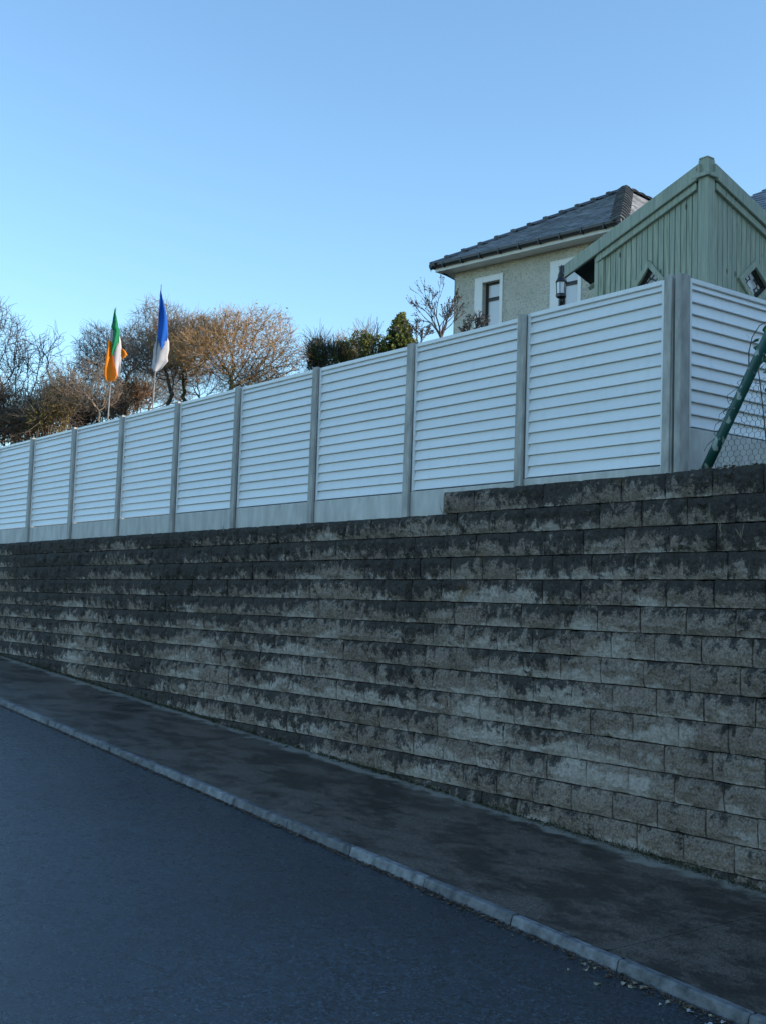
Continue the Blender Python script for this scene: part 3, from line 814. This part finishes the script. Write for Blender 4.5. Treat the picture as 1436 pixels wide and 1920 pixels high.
def dense(rows, k=4):
    out = []
    for a, b in zip(rows, rows[1:]):
        for i in range(k): t = i / k; out.append(tuple(a[j] + (b[j] - a[j]) * t for j in range(3)))
    return out + [rows[-1]]
flag('tricolour_flag', 'green white and orange flag hanging limp on a pole above the fence', 217.5, 577, 207, 722, 24.0, [
    ('green_band', 'flag_green', dense([(580, 216, 218), (588, 214.5, 218), (597, 212.5, 220), (608, 210.5, 222), (614, 209, 223), (620, 213, 226), (632, 213, 225), (643, 212, 224), (652, 211.5, 219), (660, 211, 215), (668, 210.5, 212)]), .05),
    ('white_band', 'flag_white', dense([(616, 208, 216), (630, 207, 225), (640, 205, 227), (655, 207, 227.5), (675, 209, 227), (690, 212, 226), (702, 218, 225), (707, 221, 224)]), .0),
    ('orange_band', 'flag_orange', dense([(640, 203, 210), (650, 203, 211), (660, 201, 212), (672, 199.5, 213), (684, 197.5, 216), (694, 196.5, 220), (704, 196.5, 221.5), (711, 198.5, 220), (716, 203, 214)]), .045),
    ('orange_corner', 'flag_orange', dense([(653, 227, 230), (658, 227, 235), (664, 227, 238), (669, 228, 233), (672, 228, 229)]), -.03)])
flag('blue_flag', 'blue and white flag hanging limp on a taller pole above the fence', 303, 534, 291, 700, 24.6, [
    ('blue_band', 'flag_blue', dense([(546, 302, 303.5), (556, 301, 305.5), (570, 300, 308.5), (585, 299, 312), (600, 298, 314), (615, 297.5, 315.5), (628, 296.5, 316), (637, 297.5, 315), (645, 300.5, 310.5), (652, 303, 306.5), (656, 304, 305)]), .05),
    ('white_band', 'flag_white', dense([(630, 296, 314), (642, 291, 317.5), (655, 287.5, 317), (668, 287, 314), (677, 285.5, 315), (684, 285, 309), (690, 286, 304), (697, 289, 295)]), .0)])

# ------------------------------------------------------------------ plants
def tubes_np(P0, P1, R0, R1, n=3):
    d = P1 - P0; L = np.linalg.norm(d, axis=1, keepdims=True); d = d / np.maximum(L, 1e-6)
    ref = np.where(np.abs(d[:, 2:3]) > .9, np.array([[1., 0, 0]]), np.array([[0, 0, 1.]]))
    u = np.cross(d, ref); u /= np.linalg.norm(u, axis=1, keepdims=True); w = np.cross(d, u)
    N = len(P0); V = np.empty((N, 2 * n, 3))
    for j in range(n):
        a = 2 * math.pi * j / n; o = u * math.cos(a) + w * math.sin(a)
        V[:, j] = P0 + o * R0[:, None]; V[:, n + j] = P1 + o * R1[:, None]
    base = (np.arange(N) * 2 * n)[:, None]
    F = []
    for j in range(n):
        k = (j + 1) % n; F.append(base + np.array([[j, k, n + k, n + j]]))
    return V.reshape(-1, 3), np.concatenate(F)
def leaves_np(C, size, rs, flat=.6):
    N = len(C); a = rs.normal(size=(N, 3)); a /= np.linalg.norm(a, axis=1, keepdims=True)
    b = np.cross(a, rs.normal(size=(N, 3))); b /= np.linalg.norm(b, axis=1, keepdims=True)
    s = (size * rs.uniform(.6, 1.4, N))[:, None]
    V = np.stack([C - a * s, C + b * s * .45 * 1, C + a * s, C - b * s * .45], 1).reshape(-1, 3)
    F = (np.arange(N) * 4)[:, None] + np.array([[0, 1, 2, 3]])
    return V, F
def colonize(rs, base, trunk_top, attr, step, infl, kill, iters=90, wob=.06, bias=(0, 0, .0)):
    pos_ = [np.array(base)]; par = [-1]; d = np.array(trunk_top) - np.array(base); n = max(2, int(np.linalg.norm(d) / step))
    for i in range(1, n + 1):
        pos_.append(np.array(base) + d * i / n + rs.normal(0, wob, 3) * (i < n)); par.append(i - 1)
    A = attr.copy(); pos_a = np.array(pos_)
    D = np.linalg.norm(A[:, None] - pos_a[None], axis=2); ni = D.argmin(1); nd_ = D.min(1)
    bias = np.array(bias); cnt = np.zeros(400000, int)
    for it in range(iters):
        act = (nd_ < infl) & (cnt[ni] < 3)
        if not act.any() and it > 40: break
        if not act.any():
            act = nd_ <= nd_.min() + .5
        idx = ni[act]; vec = A[act] - pos_a[idx]; vec /= np.linalg.norm(vec, axis=1, keepdims=True) + 1e-9
        uq, inv = np.unique(idx, return_inverse=True)
        acc = np.zeros((len(uq), 3)); np.add.at(acc, inv, vec)
        acc /= np.linalg.norm(acc, axis=1, keepdims=True) + 1e-9
        acc += rs.normal(0, .14, acc.shape) + bias; acc /= np.linalg.norm(acc, axis=1, keepdims=True) + 1e-9
        new = pos_a[uq] + acc * step; k0 = len(pos_a)
        cnt[uq] += 1; pos_a = np.concatenate([pos_a, new]); par += list(uq)
        D = np.linalg.norm(A[:, None] - new[None], axis=2); m_ = D.min(1); mi = D.argmin(1) + k0
        bet = m_ < nd_; nd_ = np.where(bet, m_, nd_); ni = np.where(bet, mi, ni)
        keep = nd_ > kill; A, nd_, ni = A[keep], nd_[keep], ni[keep]
        if len(A) == 0 or len(pos_a) > 26000: break
    return pos_a, np.array(par)
def radii_of(par, tip=.008, e=2.4):
    n = len(par); acc = np.zeros(n); ch = np.zeros(n, int)
    for i in range(1, n): ch[par[i]] += 1
    for i in range(n - 1, 0, -1):
        if ch[i] == 0: acc[i] = tip ** e
        acc[par[i]] += acc[i]
    acc[acc == 0] = tip ** e
    return acc ** (1 / e), ch
def tree(name, label, px, Z, attr_fn, natt, fork, seed, tip=.0065, e=2.2, step=.17, infl=1.3, kill=.24, twigs=2, tl=.45, bark='bark', twm='twig_grey', group=None, extra=None, bias=(0, 0, 0), cat='tree', maxr=.3):
    rs = np.random.RandomState(seed)
    b0 = at_depth(px[0], px[1], Z); base = np.array([b0.x, b0.y, garden_z(b0.x, b0.y) - .1])
    att = attr_fn(rs, natt)
    ftop = at_depth(fork[0], fork[1], Z); ft = np.array(ftop)
    P, par = colonize(rs, base, ft, att, step, infl, kill, bias=bias)
    R, ch = radii_of(par, tip, e); R = np.minimum(R, maxr)
    i = np.arange(1, len(P)); P0, P1, R0, R1 = P[par[i]], P[i], np.minimum(R[par[i]], R[i] * 1.5), R[i]
    big = R1 > .045
    root = empty(name, base); tag(root, label, cat, group)
    V, F = tubes_np(P0[big], P1[big], R0[big], R1[big], 6)
    o = link('trunk', np_mesh('trunk', V - base, F, bark, True), root)
    # fine twigs leaving the thin branches
    thin = np.where(R < .03)[0]; thin = thin[thin > 0]
    tp0, tp1, tr0, tr1 = [P0[~big]], [P1[~big]], [R0[~big]], [R1[~big]]
    dirs = np.zeros_like(P); dirs[1:] = P[1:] - P[par[1:]]; dirs /= np.linalg.norm(dirs, axis=1, keepdims=True) + 1e-9
    for k in range(twigs):
        s = P[thin]; d = dirs[thin] + rs.normal(0, .75, (len(thin), 3)) + np.array([0, 0, .25]); d /= np.linalg.norm(d, axis=1, keepdims=True)
        L = (tl * rs.uniform(.4, 1.3, len(thin)))[:, None]; m1 = s + d * L * .55; d2 = d + rs.normal(0, .35, d.shape); e1 = m1 + d2 / np.linalg.norm(d2, axis=1, keepdims=True) * L * .55
        tp0 += [s, m1]; tp1 += [m1, e1]; tr0 += [np.full(len(s), tip), np.full(len(s), tip * .8)]; tr1 += [np.full(len(s), tip * .8), np.full(len(s), tip * .55)]
    V, F = tubes_np(np.concatenate(tp0), np.concatenate(tp1), np.concatenate(tr0), np.concatenate(tr1), 3)
    link('crown', np_mesh('crown', V - base, F, twm), root)
    if extra:
        m, frac, size = extra
        tips = P[(ch == 0) | (rs.rand(len(P)) < frac)]; tips = np.repeat(tips, 2, 0); tips = tips + rs.normal(0, .22, tips.shape)
        V, F = leaves_np(tips, size, rs); link('leaves', np_mesh('leaves', V - base, F, m), root)
    return root
RGT = np.array(ROT @ Vector((1, 0, 0))); FWD = np.array(ROT @ Vector((0, 0, -1))); FWD[2] = 0; FWD /= np.linalg.norm(FWD); RGT[2] = 0; RGT /= np.linalg.norm(RGT)
def ell(px, py, Z, rw, rh, rd, shell=.0, flatbot=None):
    """attractor cloud: crown centred on a pixel at distance Z; half width/height/depth in metres"""
    c = np.array(at_depth(px, py, Z))
    def f(rs, n):
        K = 11; cc = rs.normal(size=(K, 3)); cc /= np.linalg.norm(cc, axis=1, keepdims=True); cc *= rs.uniform(.45, .85, (K, 1)); cc[:, 2] = cc[:, 2] * .8
        sz = rs.uniform(.28, .55, (K, 1)); k = rs.randint(0, K, n * 3)
        u = rs.normal(size=(n * 3, 3)); u /= np.linalg.norm(u, axis=1, keepdims=True)
        q = cc[k] + u * sz[k] * rs.uniform(.0, 1, (n * 3, 1)) ** .5
        if flatbot is not None: q = q[q[:, 2] > flatbot]
        q = q[:n]
        return c + q[:, :1] * rw * RGT + q[:, 1:2] * rd * FWD + q[:, 2:3] * np.array([0, 0, rh])
    return f
def multi(*fs):
    return lambda rs, n: np.concatenate([f(rs, int(n * w)) for f, w in fs])
G1 = 'bare winter trees behind the fence'
tree('bare_tree', 'spreading bare tree with tan sunlit twigs and a mossy forked trunk', (432, 740), 45, ell(440, 655, 45, 2.35, 1.75, 2.2, .15, -.85), 9000, (435, 722), 11, twm='twig_tan', bark='bark_moss', twigs=4, tl=.40, group=G1, extra=('leaf_olive', .02, .05), maxr=.24)
tree('bare_tree', 'upright bare tree with a straight grey trunk beside the blue and white flag', (348, 750), 47, ell(352, 645, 47, 1.7, 1.8, 1.9, .1, -.8), 6000, (347, 735), 12, twm='twig_tan', bark='bark_moss', twigs=4, tl=.40, group=G1, maxr=.17)
tree('bare_tree', 'bare tree whose leaning forked trunk rises below the blue and white flag', (330, 756), 46, ell(285, 640, 46, 1.8, 1.9, 1.8, .1, -.8), 6500, (320, 735), 13, twm='twig_grey', bark='bark', twigs=4, tl=.40, group=G1, maxr=.17)
tree('bare_tree', 'dark bare tree with dense twigs behind the tricolour flag', (240, 775), 49, ell(215, 675, 49, 2.1, 1.9, 1.9, .0, -.9), 6500, (238, 750), 14, twm='twig_dark', bark='bark', twigs=4, tl=.40, group=G1, maxr=.2)
tree('bare_tree', 'low brown bare tree with drooping twigs beyond the brown shrubs', (185, 790), 43, ell(165, 725, 43, 1.5, 1.25, 1.5, .0, -.9), 4500, (185, 770), 15, twm='twig_grey', bark='bark', twigs=3, tl=.4, group=G1, maxr=.12)
tree('bare_tree', 'distant grey bare tree low behind the mossy forked trunk', (470, 760), 62, ell(480, 715, 62, 2.2, 1.25, 1.6), 2600, (470, 745), 16, twm='twig_dark', bark='bark', twigs=3, tl=.45, group=G1, maxr=.12)
tree('bare_tree', 'distant grey bare tree showing between the two grey trunks', (375, 770), 63, ell(370, 718, 63, 2.3, 1.5, 1.6), 2600, (375, 750), 17, twm='twig_dark', bark='bark', twigs=3, tl=.45, group=G1, maxr=.12)
tree('bare_tree', 'distant grey bare tree low between the two flags', (280, 780), 60, ell(275, 725, 60, 2.0, 1.6, 1.6), 2600, (280, 765), 18, twm='twig_grey', bark='bark', twigs=3, tl=.45, group=G1, maxr=.12)
def upright(name, label, bx, by, Z, seed, cr, fork, n=1500, tw=2):
    return tree(name, label, (bx, by), Z, cr, n, fork, seed, tip=.009, e=2.7, step=.18, infl=1.4, kill=.26, twigs=tw, tl=.55, bark='bark', twm='twig_dark', group='thin bare saplings above the brown shrubs', bias=(0, 0, .25), maxr=.075)
upright('bare_sapling', 'tallest thin bare sapling rising out of the dense brown shrub', 8, 800, 47.9, 21, ell(5, 660, 47.9, 1.00, 2.13, 1.20), (8, 745), 1100)
upright('bare_sapling', 'slim bare sapling standing beside the tallest one above the brown shrub', 32, 800, 49.2, 22, ell(33, 680, 49.2, 0.73, 1.66, 1.06), (30, 745), 650)
upright('bare_sapling', 'bushy topped bare sapling beside the one forked like a Y', 58, 795, 47.9, 23, ell(62, 685, 47.9, 0.73, 1.60, 1.06), (58, 740), 650)
upright('bare_sapling', 'thin sapling forked like a Y beside the brown shrubs', 86, 790, 46.6, 24, multi((ell(72, 650, 46.6, 0.29, 0.82, 0.40), .4), (ell(106, 645, 46.6, 0.33, 0.82, 0.40), .6)), (88, 690), 220, 1)
upright('bare_sapling', 'broad bare sapling on the far side of the tallest sapling', -22, 800, 47.9, 25, ell(-30, 670, 47.9, 1.06, 2.13, 1.20), (-22, 745), 700)

def shrub(name, label, cpx, cpy, Z, rw, rh, rd, seed, leafm, nleaf, ls, twm='twig_grey', ntw=500, group=None, lumps=9, cat='shrub', tip=.007, twl=.7):
    k_ = 1.57 if cat == 'bush' else 1.38; Z *= k_; rw *= k_; rh *= k_; rd *= k_; ls *= 1.2; tip *= 1.3; twl *= k_
    rs = np.random.RandomState(seed); c = np.array(at_depth(cpx, cpy, Z)); base = np.array([c[0], c[1], garden_z(c[0], c[1]) - .05])
    cc = rs.uniform(-1, 1, (lumps, 3)) * np.array([.62, .62, .55]); rr = rs.uniform(.28, .55, lumps)
    k = rs.randint(0, lumps, nleaf); u = rs.normal(size=(nleaf, 3)); u /= np.linalg.norm(u, axis=1, keepdims=True)
    q = cc[k] + u * (rr[k] * rs.uniform(.3, 1, nleaf) ** .45)[:, None]
    W = c + q[:, :1] * rw * RGT + q[:, 1:2] * rd * FWD + q[:, 2:3] * np.array([0, 0, rh])
    root = empty(name, base); tag(root, label, cat, group)
    V, F = leaves_np(W, ls, rs); link('crown', np_mesh('crown', V - base, F, leafm), root)
    # stems from the base to the clumps, twigs standing out of the crown
    S0, S1, R0, R1 = [], [], [], []
    for j in range(lumps):
        tgt = c + cc[j, 0] * rw * RGT + cc[j, 1] * rd * FWD + np.array([0, 0, cc[j, 2] * rh]); st = base + rs.normal(0, .12, 3) * np.array([1, 1, 0])
        p = st
        for s in range(4):
            nx_ = st + (tgt - st) * (s + 1) / 4 + rs.normal(0, .08, 3); S0.append(p); S1.append(nx_); R0.append(.05 - s * .009); R1.append(.041 - s * .009); p = nx_
    V, F = tubes_np(np.array(S0), np.array(S1), np.array(R0), np.array(R1), 5); link('stem', np_mesh('stem', V - base, F, 'bark', True), root)
    idx = rs.randint(0, nleaf, ntw); s = W[idx]; d = u[idx] * .8 + rs.normal(0, .4, (ntw, 3)) + np.array([0, 0, .7]); d /= np.linalg.norm(d, axis=1, keepdims=True)
    L = (twl * rs.uniform(.3, 1, ntw))[:, None]; m1 = s + d * L * .5; e1 = m1 + (d + rs.normal(0, .25, d.shape)) * L * .5
    V, F = tubes_np(np.concatenate([s, m1]), np.concatenate([m1, e1]), np.full(2 * ntw, tip), np.full(2 * ntw, tip * .6), 3)
    link('twigs', np_mesh('twigs', V - base, F, twm), root)
    return root
G2 = 'brown winter shrubs behind the left end of the fence'
shrub('brown_shrub', 'dense brown winter shrub under the thin bare saplings', 30, 780, 33, 1.3, 1.0, 1.0, 31, 'leaf_brown', 5500, .045, ntw=1800, group=G2, lumps=14)
shrub('brown_shrub', 'olive brown shrub between the saplings and the tricolour flag', 95, 765, 32, .75, .85, .8, 32, 'leaf_olive', 3000, .045, ntw=1100, group=G2, lumps=12)
shrub('brown_shrub', 'reddish brown twiggy shrub below the tricolour flag', 165, 765, 34, 1.1, .85, .9, 33, 'leaf_brown', 2600, .045, ntw=1800, group=G2, lumps=14)
shrub('brown_shrub', 'small rust coloured shrub between the two flag poles', 245, 752, 36, .75, .6, .7, 34, 'leaf_brown', 1500, .05, ntw=900, group=G2, lumps=10)
shrub('brown_shrub', 'dense brown winter shrub beyond the saplings', -60, 785, 33, 1.2, 1.0, 1.0, 35, 'leaf_brown', 5000, .05, ntw=900, group=G2, lumps=12)
G3 = 'evergreen bushes above the middle of the fence'
shrub('evergreen_bush', 'dark green bush with fine twigs on top beside the spreading bare tree', 608, 672, 29, .47, .62, .5, 41, 'leaf_dark', 2600, .05, 'twig_dark', 600, G3, 9, 'bush', .007, .5)
shrub('evergreen_bush', 'yellow green bush with reddish twigs beside the dark green bush', 662, 662, 29.5, .70, .60, .55, 42, 'leaf_green', 3600, .05, 'twig_tan', 600, G3, 11, 'bush', .006, .4)
shrub('evergreen_bush', 'small spiky evergreen bush between the twiggy bush and the conifer', 700, 655, 28.5, .42, .42, .4, 43, 'leaf_green', 1900, .05, 'twig_dark', 160, G3, 6, 'bush', .007, .5)
# conifer
def conifer(px, py_top, py_low, Z, seed):
    rs = np.random.RandomState(seed); tp = np.array(at_depth(px, py_top, Z)); base = np.array([tp[0], tp[1], garden_z(tp[0], tp[1]) - .05])
    root = empty('conifer', base); tag(root, 'small yellow green conifer with a pointed top beside the leafless garden tree', 'conifer')
    H = tp[2] - base[2]; mb = MB(); mb.tube([(0, 0, 0), (.02, 0, H * .5), (0, 0, H)], [.09, .05, .008], 6); mb.build('trunk', 'bark', root, smooth=True)
    S0, S1, LF = [], [], []
    for k in range(220):
        z = H * (1 - (k / 220) ** 1.0 * .55) - .05; L = .10 + (H - z) * .40 * rs.uniform(.55, 1.15); a = rs.uniform(0, 6.28)
        p0 = np.array([0, 0, z]); dr = np.array([math.cos(a), math.sin(a), .35]); p1 = p0 + dr * L; S0.append(p0); S1.append(p1)
        for t in np.linspace(.15, 1, max(5, int(L * 34))):
            for q in range(3): LF.append(p0 + dr * L * t + rs.normal(0, .035, 3) + np.array([0, 0, -.03 * t]))
    V, F = tubes_np(np.array(S0), np.array(S1), np.full(220, .014), np.full(220, .006), 3); link('branches', np_mesh('branches', V, F, 'bark'), root)
    V, F = leaves_np(np.array(LF), .07, rs); link('crown', np_mesh('crown', V, F, 'leaf_green'), root)
conifer(751, 586, 655, 45.0, 51)
# bare garden tree and bare shrub near the house, grown by forking
def forked(name, label, px, py, Z, seed, stems, levels, L0, spread, r0, m, twm, cat):
    rs = np.random.RandomState(seed); b0 = np.array(at_depth(px, py, Z)); base = np.array([b0[0], b0[1], garden_z(b0[0], b0[1]) - .05])
    root = empty(name, base); tag(root, label, cat)
    segs = []; buds = []
    def grow(p, d, L, r, lev):
        n = 4
        for i in range(n):
            d = d + rs.normal(0, .10, 3) + np.array([0, 0, .06]); d /= np.linalg.norm(d); q = p + d * L / n
            segs.append((p, q, r, r * .88)); r *= .88; p = q
            if lev < levels and i in (1, 2, 3) and rs.rand() < .55:
                dd = d + rs.normal(0, spread, 3); dd /= np.linalg.norm(dd); grow(p, dd, L * rs.uniform(.45, .75), max(.004, r * .6), lev + 1)
            if r < .012 and rs.rand() < .6: buds.append(p + rs.normal(0, .006, 3))
        if lev < levels:
            for _ in range(2):
                dd = d + rs.normal(0, spread, 3); dd /= np.linalg.norm(dd); grow(p, dd, L * rs.uniform(.6, .85), max(.004, r * .75), lev + 1)
        else: buds.append(p)
    top = b0 - base
    segs.append((np.zeros(3), top * .5, r0 * 1.3, r0 * 1.15)); segs.append((top * .5, top, r0 * 1.15, r0))
    for s in range(stems):
        a = 6.28 * s / stems + rs.uniform(-.3, .3); dd = np.array([math.cos(a) * .5, math.sin(a) * .5, 1.0]); grow(top, dd / np.linalg.norm(dd), L0 * rs.uniform(.8, 1.15), r0 * .62, 1)
    A = np.array([s[0] for s in segs]); B = np.array([s[1] for s in segs]); r_0 = np.array([s[2] for s in segs]); r_1 = np.array([s[3] for s in segs])
    big = r_0 > .02
    V, F = tubes_np(A[big], B[big], r_0[big], r_1[big], 6); link('trunk', np_mesh('trunk', V, F, m, True), root)
    V, F = tubes_np(A[~big], B[~big], r_0[~big], r_1[~big], 4); V2, F2 = leaves_np(np.array(buds), .016, rs); V, F = np.concatenate([V, V2]), np.concatenate([F, F2 + len(V)]); link('crown', np_mesh('crown', V, F, twm), root)
    
forked('garden_tree', 'small leafless garden tree with upswept branches in front of the house corner', 826, 634, 19.5, 62, 6, 4, .34, .30, .030, 'bark', 'twig_dark', 'tree')
forked('leafless_shrub', 'low leafless shrub with budded twigs against the house wall', 884, 640, 18.5, 64, 5, 4, .17, .5, .02, 'bark', 'twig_dark', 'shrub')
forked('leafless_shrub', 'thin leafless shrub with upright twigs between the conifer and the garden tree', 785, 655, 20.5, 66, 4, 4, .24, .35, .02, 'bark', 'twig_dark', 'shrub')

# ------------------------------------------------------------------ wire fence remnant beside the corner
wf = empty('wire_fence', (-5.7, .24, 1.14))
tag(wf, 'leaning green tube post with torn wire netting at the wall top', 'wire fence')
s0, s1 = on_y(1323, 880, .24), on_y(1437, 637, .24); s2 = s0 + (s1 - s0) * 1.35
mb = MB(); mb.tube([s0.lerp(s2, t) for t in (0, .2, .4, .6, .8, 1)], .041, 12); o = mb.build('leaning_post', 'pipe', smooth=True); wl_parent(o, wf)
mb = MB(); cw = .052; chh = .060
dirp = (s2 - s0)
for iz in range(0, 16):
    for ix in range(0, 34):
        x = -5.98 + ix * cw + (cw / 2 if iz % 2 else 0); z = 1.15 + iz * chh * .75
        def wp(a, b):
            return Vector((a + .006 * math.sin(b * 31 + a * 7), .30 + .03 * math.sin(a * 5 + b * 3), b))
        xl = s0.x + (z - s0.z) / dirp.z * dirp.x
        if x < xl + .02: continue
        a = wp(x, z); b = wp(x, z + chh * .5); c = wp(x + cw / 2, z + chh * .75); d = wp(x - cw / 2, z + chh * .75)
        mb.tube([a, b], .0022, 3, False); mb.tube([b, c], .0015, 3, False); mb.tube([b, d], .0015, 3, False)
wl_parent(mb.build('wire_netting', 'wire', recalc=False), wf)
for k, t in enumerate((.18, .30, .36, .47)):
    p = s0.lerp(s2, t); mb = MB(); r1 = .05
    mb.tube([p + Vector((r1 * math.cos(a), r1 * math.sin(a), .012 * a)) for a in [q * .5 for q in range(14)]] + [p + Vector((-.08 - .01 * k, -.06, -.05)), p + Vector((-.10, -.07, -.10))], .0022, 4); wl_parent(mb.build('tie_wire', 'wire'), wf)
# bramble at the right edge
br = empty('bramble', (-5.35, .36, 1.14)); tag(br, 'green leafy bramble growing behind the leaning green post', 'plant')
stem_pts = [[on_y(x, y, .36) for x, y in pts] for pts in ([(1440, 860), (1432, 780), (1424, 710), (1416, 660)], [(1470, 860), (1455, 760), (1440, 700), (1428, 640)], [(1452, 850), (1448, 760), (1436, 690)], [(1404, 690), (1404, 660), (1410, 632), (1424, 610), (1446, 598), (1470, 600)])]
for pts in stem_pts:
    mb = MB(); mb.tube(pts, [.006 - .0008 * i for i in range(len(pts))], 5); wl_parent(mb.build('stem', 'bark'), br)
def leaf_mesh():
    v = []; f = []
    n = 6
    for i in range(n + 1):
        t = i / n; w = .42 * math.sin(math.pi * min(1, t ** .8)) * (1 if i % 2 else .9); z = -.12 * t * t
        v += [(t, -w, z + .10 * w), (t, 0, z), (t, w, z + .10 * w)]
    for i in range(n):
        for j in range(2): q = i * 3 + j; f.append((q, q + 1, q + 4, q + 3))
    me = bpy.data.meshes.new('leaf'); me.from_pydata(v, [], f); me.materials.append(M['leaf_fresh']); me.polygons.foreach_set('use_smooth', [True] * len(f)); return me
LM = leaf_mesh()
for k, (lx, ly, sz) in enumerate([(1410, 640, .09), (1413, 648, .08), (1418, 635, .07), (1421, 652, .09), (1430, 668, .11), (1436, 650, .12), (1440, 680, .12), (1428, 690, .10), (1434, 700, .10), (1422, 684, .07), (1431, 722, .09), (1438, 735, .09), (1445, 715, .11), (1448, 660, .12), (1452, 690, .12), (1455, 640, .11), (1460, 720, .1), (1440, 760, .07), (1406, 634, .05), (1446, 780, .08), (1437, 625, .07)]):
    o = link('leaf', LM, br); p = on_y(lx, ly, .37 + .04 * rnd.random()); o.location = p - br.location
    o.scale = (sz,) * 3; o.rotation_euler = (rnd.uniform(-.9, .9), rnd.uniform(-1.2, .6), rnd.uniform(0, 6.28))

# ------------------------------------------------------------------ small loose stuff
def scatter(name, label, cat, m, pts, sizes, seed, blade=False):
    rs = np.random.RandomState(seed); V = []; F = []
    for (x, y, z), s in zip(pts, sizes):
        k = len(V)
        if blade:
            a = rs.uniform(0, 6.28); l = s * rs.uniform(.6, 1.3); dx, dy = math.cos(a) * l * .6, math.sin(a) * l * .5
            V += [(x - s * .1, y, z), (x + s * .1, y, z), (x + dx, y + dy - abs(dy) * .5, z + l)]; F.append((k, k + 1, k + 2))
        else:
            q = rs.normal(0, 1, (4, 3)) * s * .6; q[:, 2] = np.abs(q[:, 2]) * .55
            V += [(x + a, y + b, z + c) for a, b, c in q]; F += [(k, k + 1, k + 2), (k, k + 2, k + 3), (k, k + 3, k + 1), (k + 1, k + 3, k + 2)]
    o = link(name, np_mesh(name, np.array(V), np.array(F), m)); tag(o, label, cat, kind='stuff'); return o
rs = np.random.RandomState(77)
N = 9000; xs_ = -24 + 20.5 * rs.rand(N) ** 1; dens = np.array([.5 + .5 * math.sin(x * 2.1) * math.sin(x * .77 + 1) for x in xs_]); kp_ = rs.rand(N) < .25 + .75 * dens; xs_ = xs_[kp_]
ys_ = -.015 - np.abs(rs.normal(0, .035, len(xs_)))
scatter('moss', 'dark moss and dirt along the foot of the block wall', 'moss', 'moss', [(x, y, gz(x) + .004 + max(0, .03 + y * .3) * rs.rand()) for x, y in zip(xs_, ys_)], rs.uniform(.008, .028, len(xs_)), 1)
N = 4200; xs_ = np.concatenate([-24 + 20.5 * rs.rand(N // 2), -7.6 + 4 * rs.rand(N // 2)]); ys_ = -.04 - np.abs(rs.normal(0, .05, N))
scatter('grit', 'pale grit and crumbs along the wall foot on the pavement', 'grit', 'grit', [(x, y, gz(x) + .005) for x, y in zip(xs_, ys_)], rs.uniform(.005, .018, N), 2)
N = 2800; xs_ = -22 + 18 * rs.rand(N); ys_ = -.02 - np.abs(rs.normal(0, .03, N))
scatter('grass_tufts', 'thin dry grass and weeds along the wall foot', 'grass', 'moss', [(x, y, gz(x)) for x, y in zip(xs_, ys_)], rs.uniform(.025, .075, N), 3, True)
N = 6500; xs_ = -20 + 17.5 * rs.rand(N) ** .75; w_ = np.clip(.012 + (xs_ + 9) * .010, .010, .07); ys_ = np.array([KY(x) for x in xs_]) - .080 - np.abs(rs.normal(0, 1, N)) * w_
scatter('gutter_debris', 'dark gravel and leaf crumbs in the gutter below the kerb', 'debris', 'litter', [(x, y, gz(x) - UP + .003) for x, y in zip(xs_, ys_)], rs.uniform(.004, .019, N) * (1 + .5 * (rs.rand(N) > .93)), 4)
N = 1500; xs_ = -18 + 16 * rs.rand(N) ** .7; ys_ = -.2 - 5.5 * rs.rand(N)
pts = []
for x, y in zip(xs_, ys_):
    z = gz(x) + .008 if y > KY(x) else gz(x) - UP + .003
    pts.append((x, y, z))
scatter('road_specks', 'tiny pale stones and crumbs lying on road and pavement', 'debris', 'grit', pts, rs.uniform(.003, .009, N), 5)
G5 = 'pale fallen leaves in the gutter'
fl = []
for k in range(26):
    x = rnd.uniform(-4.9, -3.3); y = KY(x) - .11 - abs(rnd.gauss(0, .10)); v = []; n = 7; s = rnd.uniform(.012, .026); a0 = rnd.uniform(0, 6)
    for j in range(n):
        a = 6.28 * j / n; v.append((s * math.cos(a) * rnd.uniform(.8, 1.1), s * .6 * math.sin(a), .006 + .006 * math.sin(2 * a + a0)))
    me = bpy.data.meshes.new('fallen_leaf'); me.from_pydata(v + [(p[0], p[1], p[2] - .002) for p in v], [], [tuple(range(n)), tuple(range(n, 2 * n))[::-1]] + [(i, i + n, (i + 1) % n + n, (i + 1) % n) for i in range(n)]); me.materials.append(M['dry'] if k % 3 else M['flag_white'])
    o = link('fallen_leaf', me); o.location = (x, y, gz(x) - UP + .002); o.rotation_euler = (rnd.uniform(-.15, .15), rnd.uniform(-.15, .15), rnd.uniform(0, 6))
    tag(o, 'small pale fallen leaf lying in the gutter below the kerb', 'leaf', G5)
N = 900; xs_ = -6.0 + 1.3 * rs.rand(N); ys_ = .07 + .25 * rs.rand(N)
scatter('leaf_litter', 'dead leaves and soil crumbs on the wall top around the leaning post', 'litter', 'litter', [(x, y, 1.145 + .02 * rs.rand()) for x, y in zip(xs_, ys_)], rs.uniform(.008, .028, N), 6)
G6 = 'dry weeds growing from wall joints'
for k, (px, py) in enumerate([(1213, 975), (1150, 955), (1330, 975), (1390, 1010), (830, 965), (1352, 1000), (420, 996)]):
    p = on_y(px, py, -.005); root = empty('dry_weed', p)
    tag(root, 'dry pale weed stem sprouting from a joint of the block wall', 'weed', G6)
    for q in range(3):
        mb = MB(); a = Vector((rnd.uniform(-.06, .06), -.02, .12 * rnd.uniform(.5, 1.1))); mb.tube([(0, 0, 0), a * .5 + Vector((.008, -.015, 0)), a], [.003, .0025, .001], 4); mb.build('stem', 'dry', root)
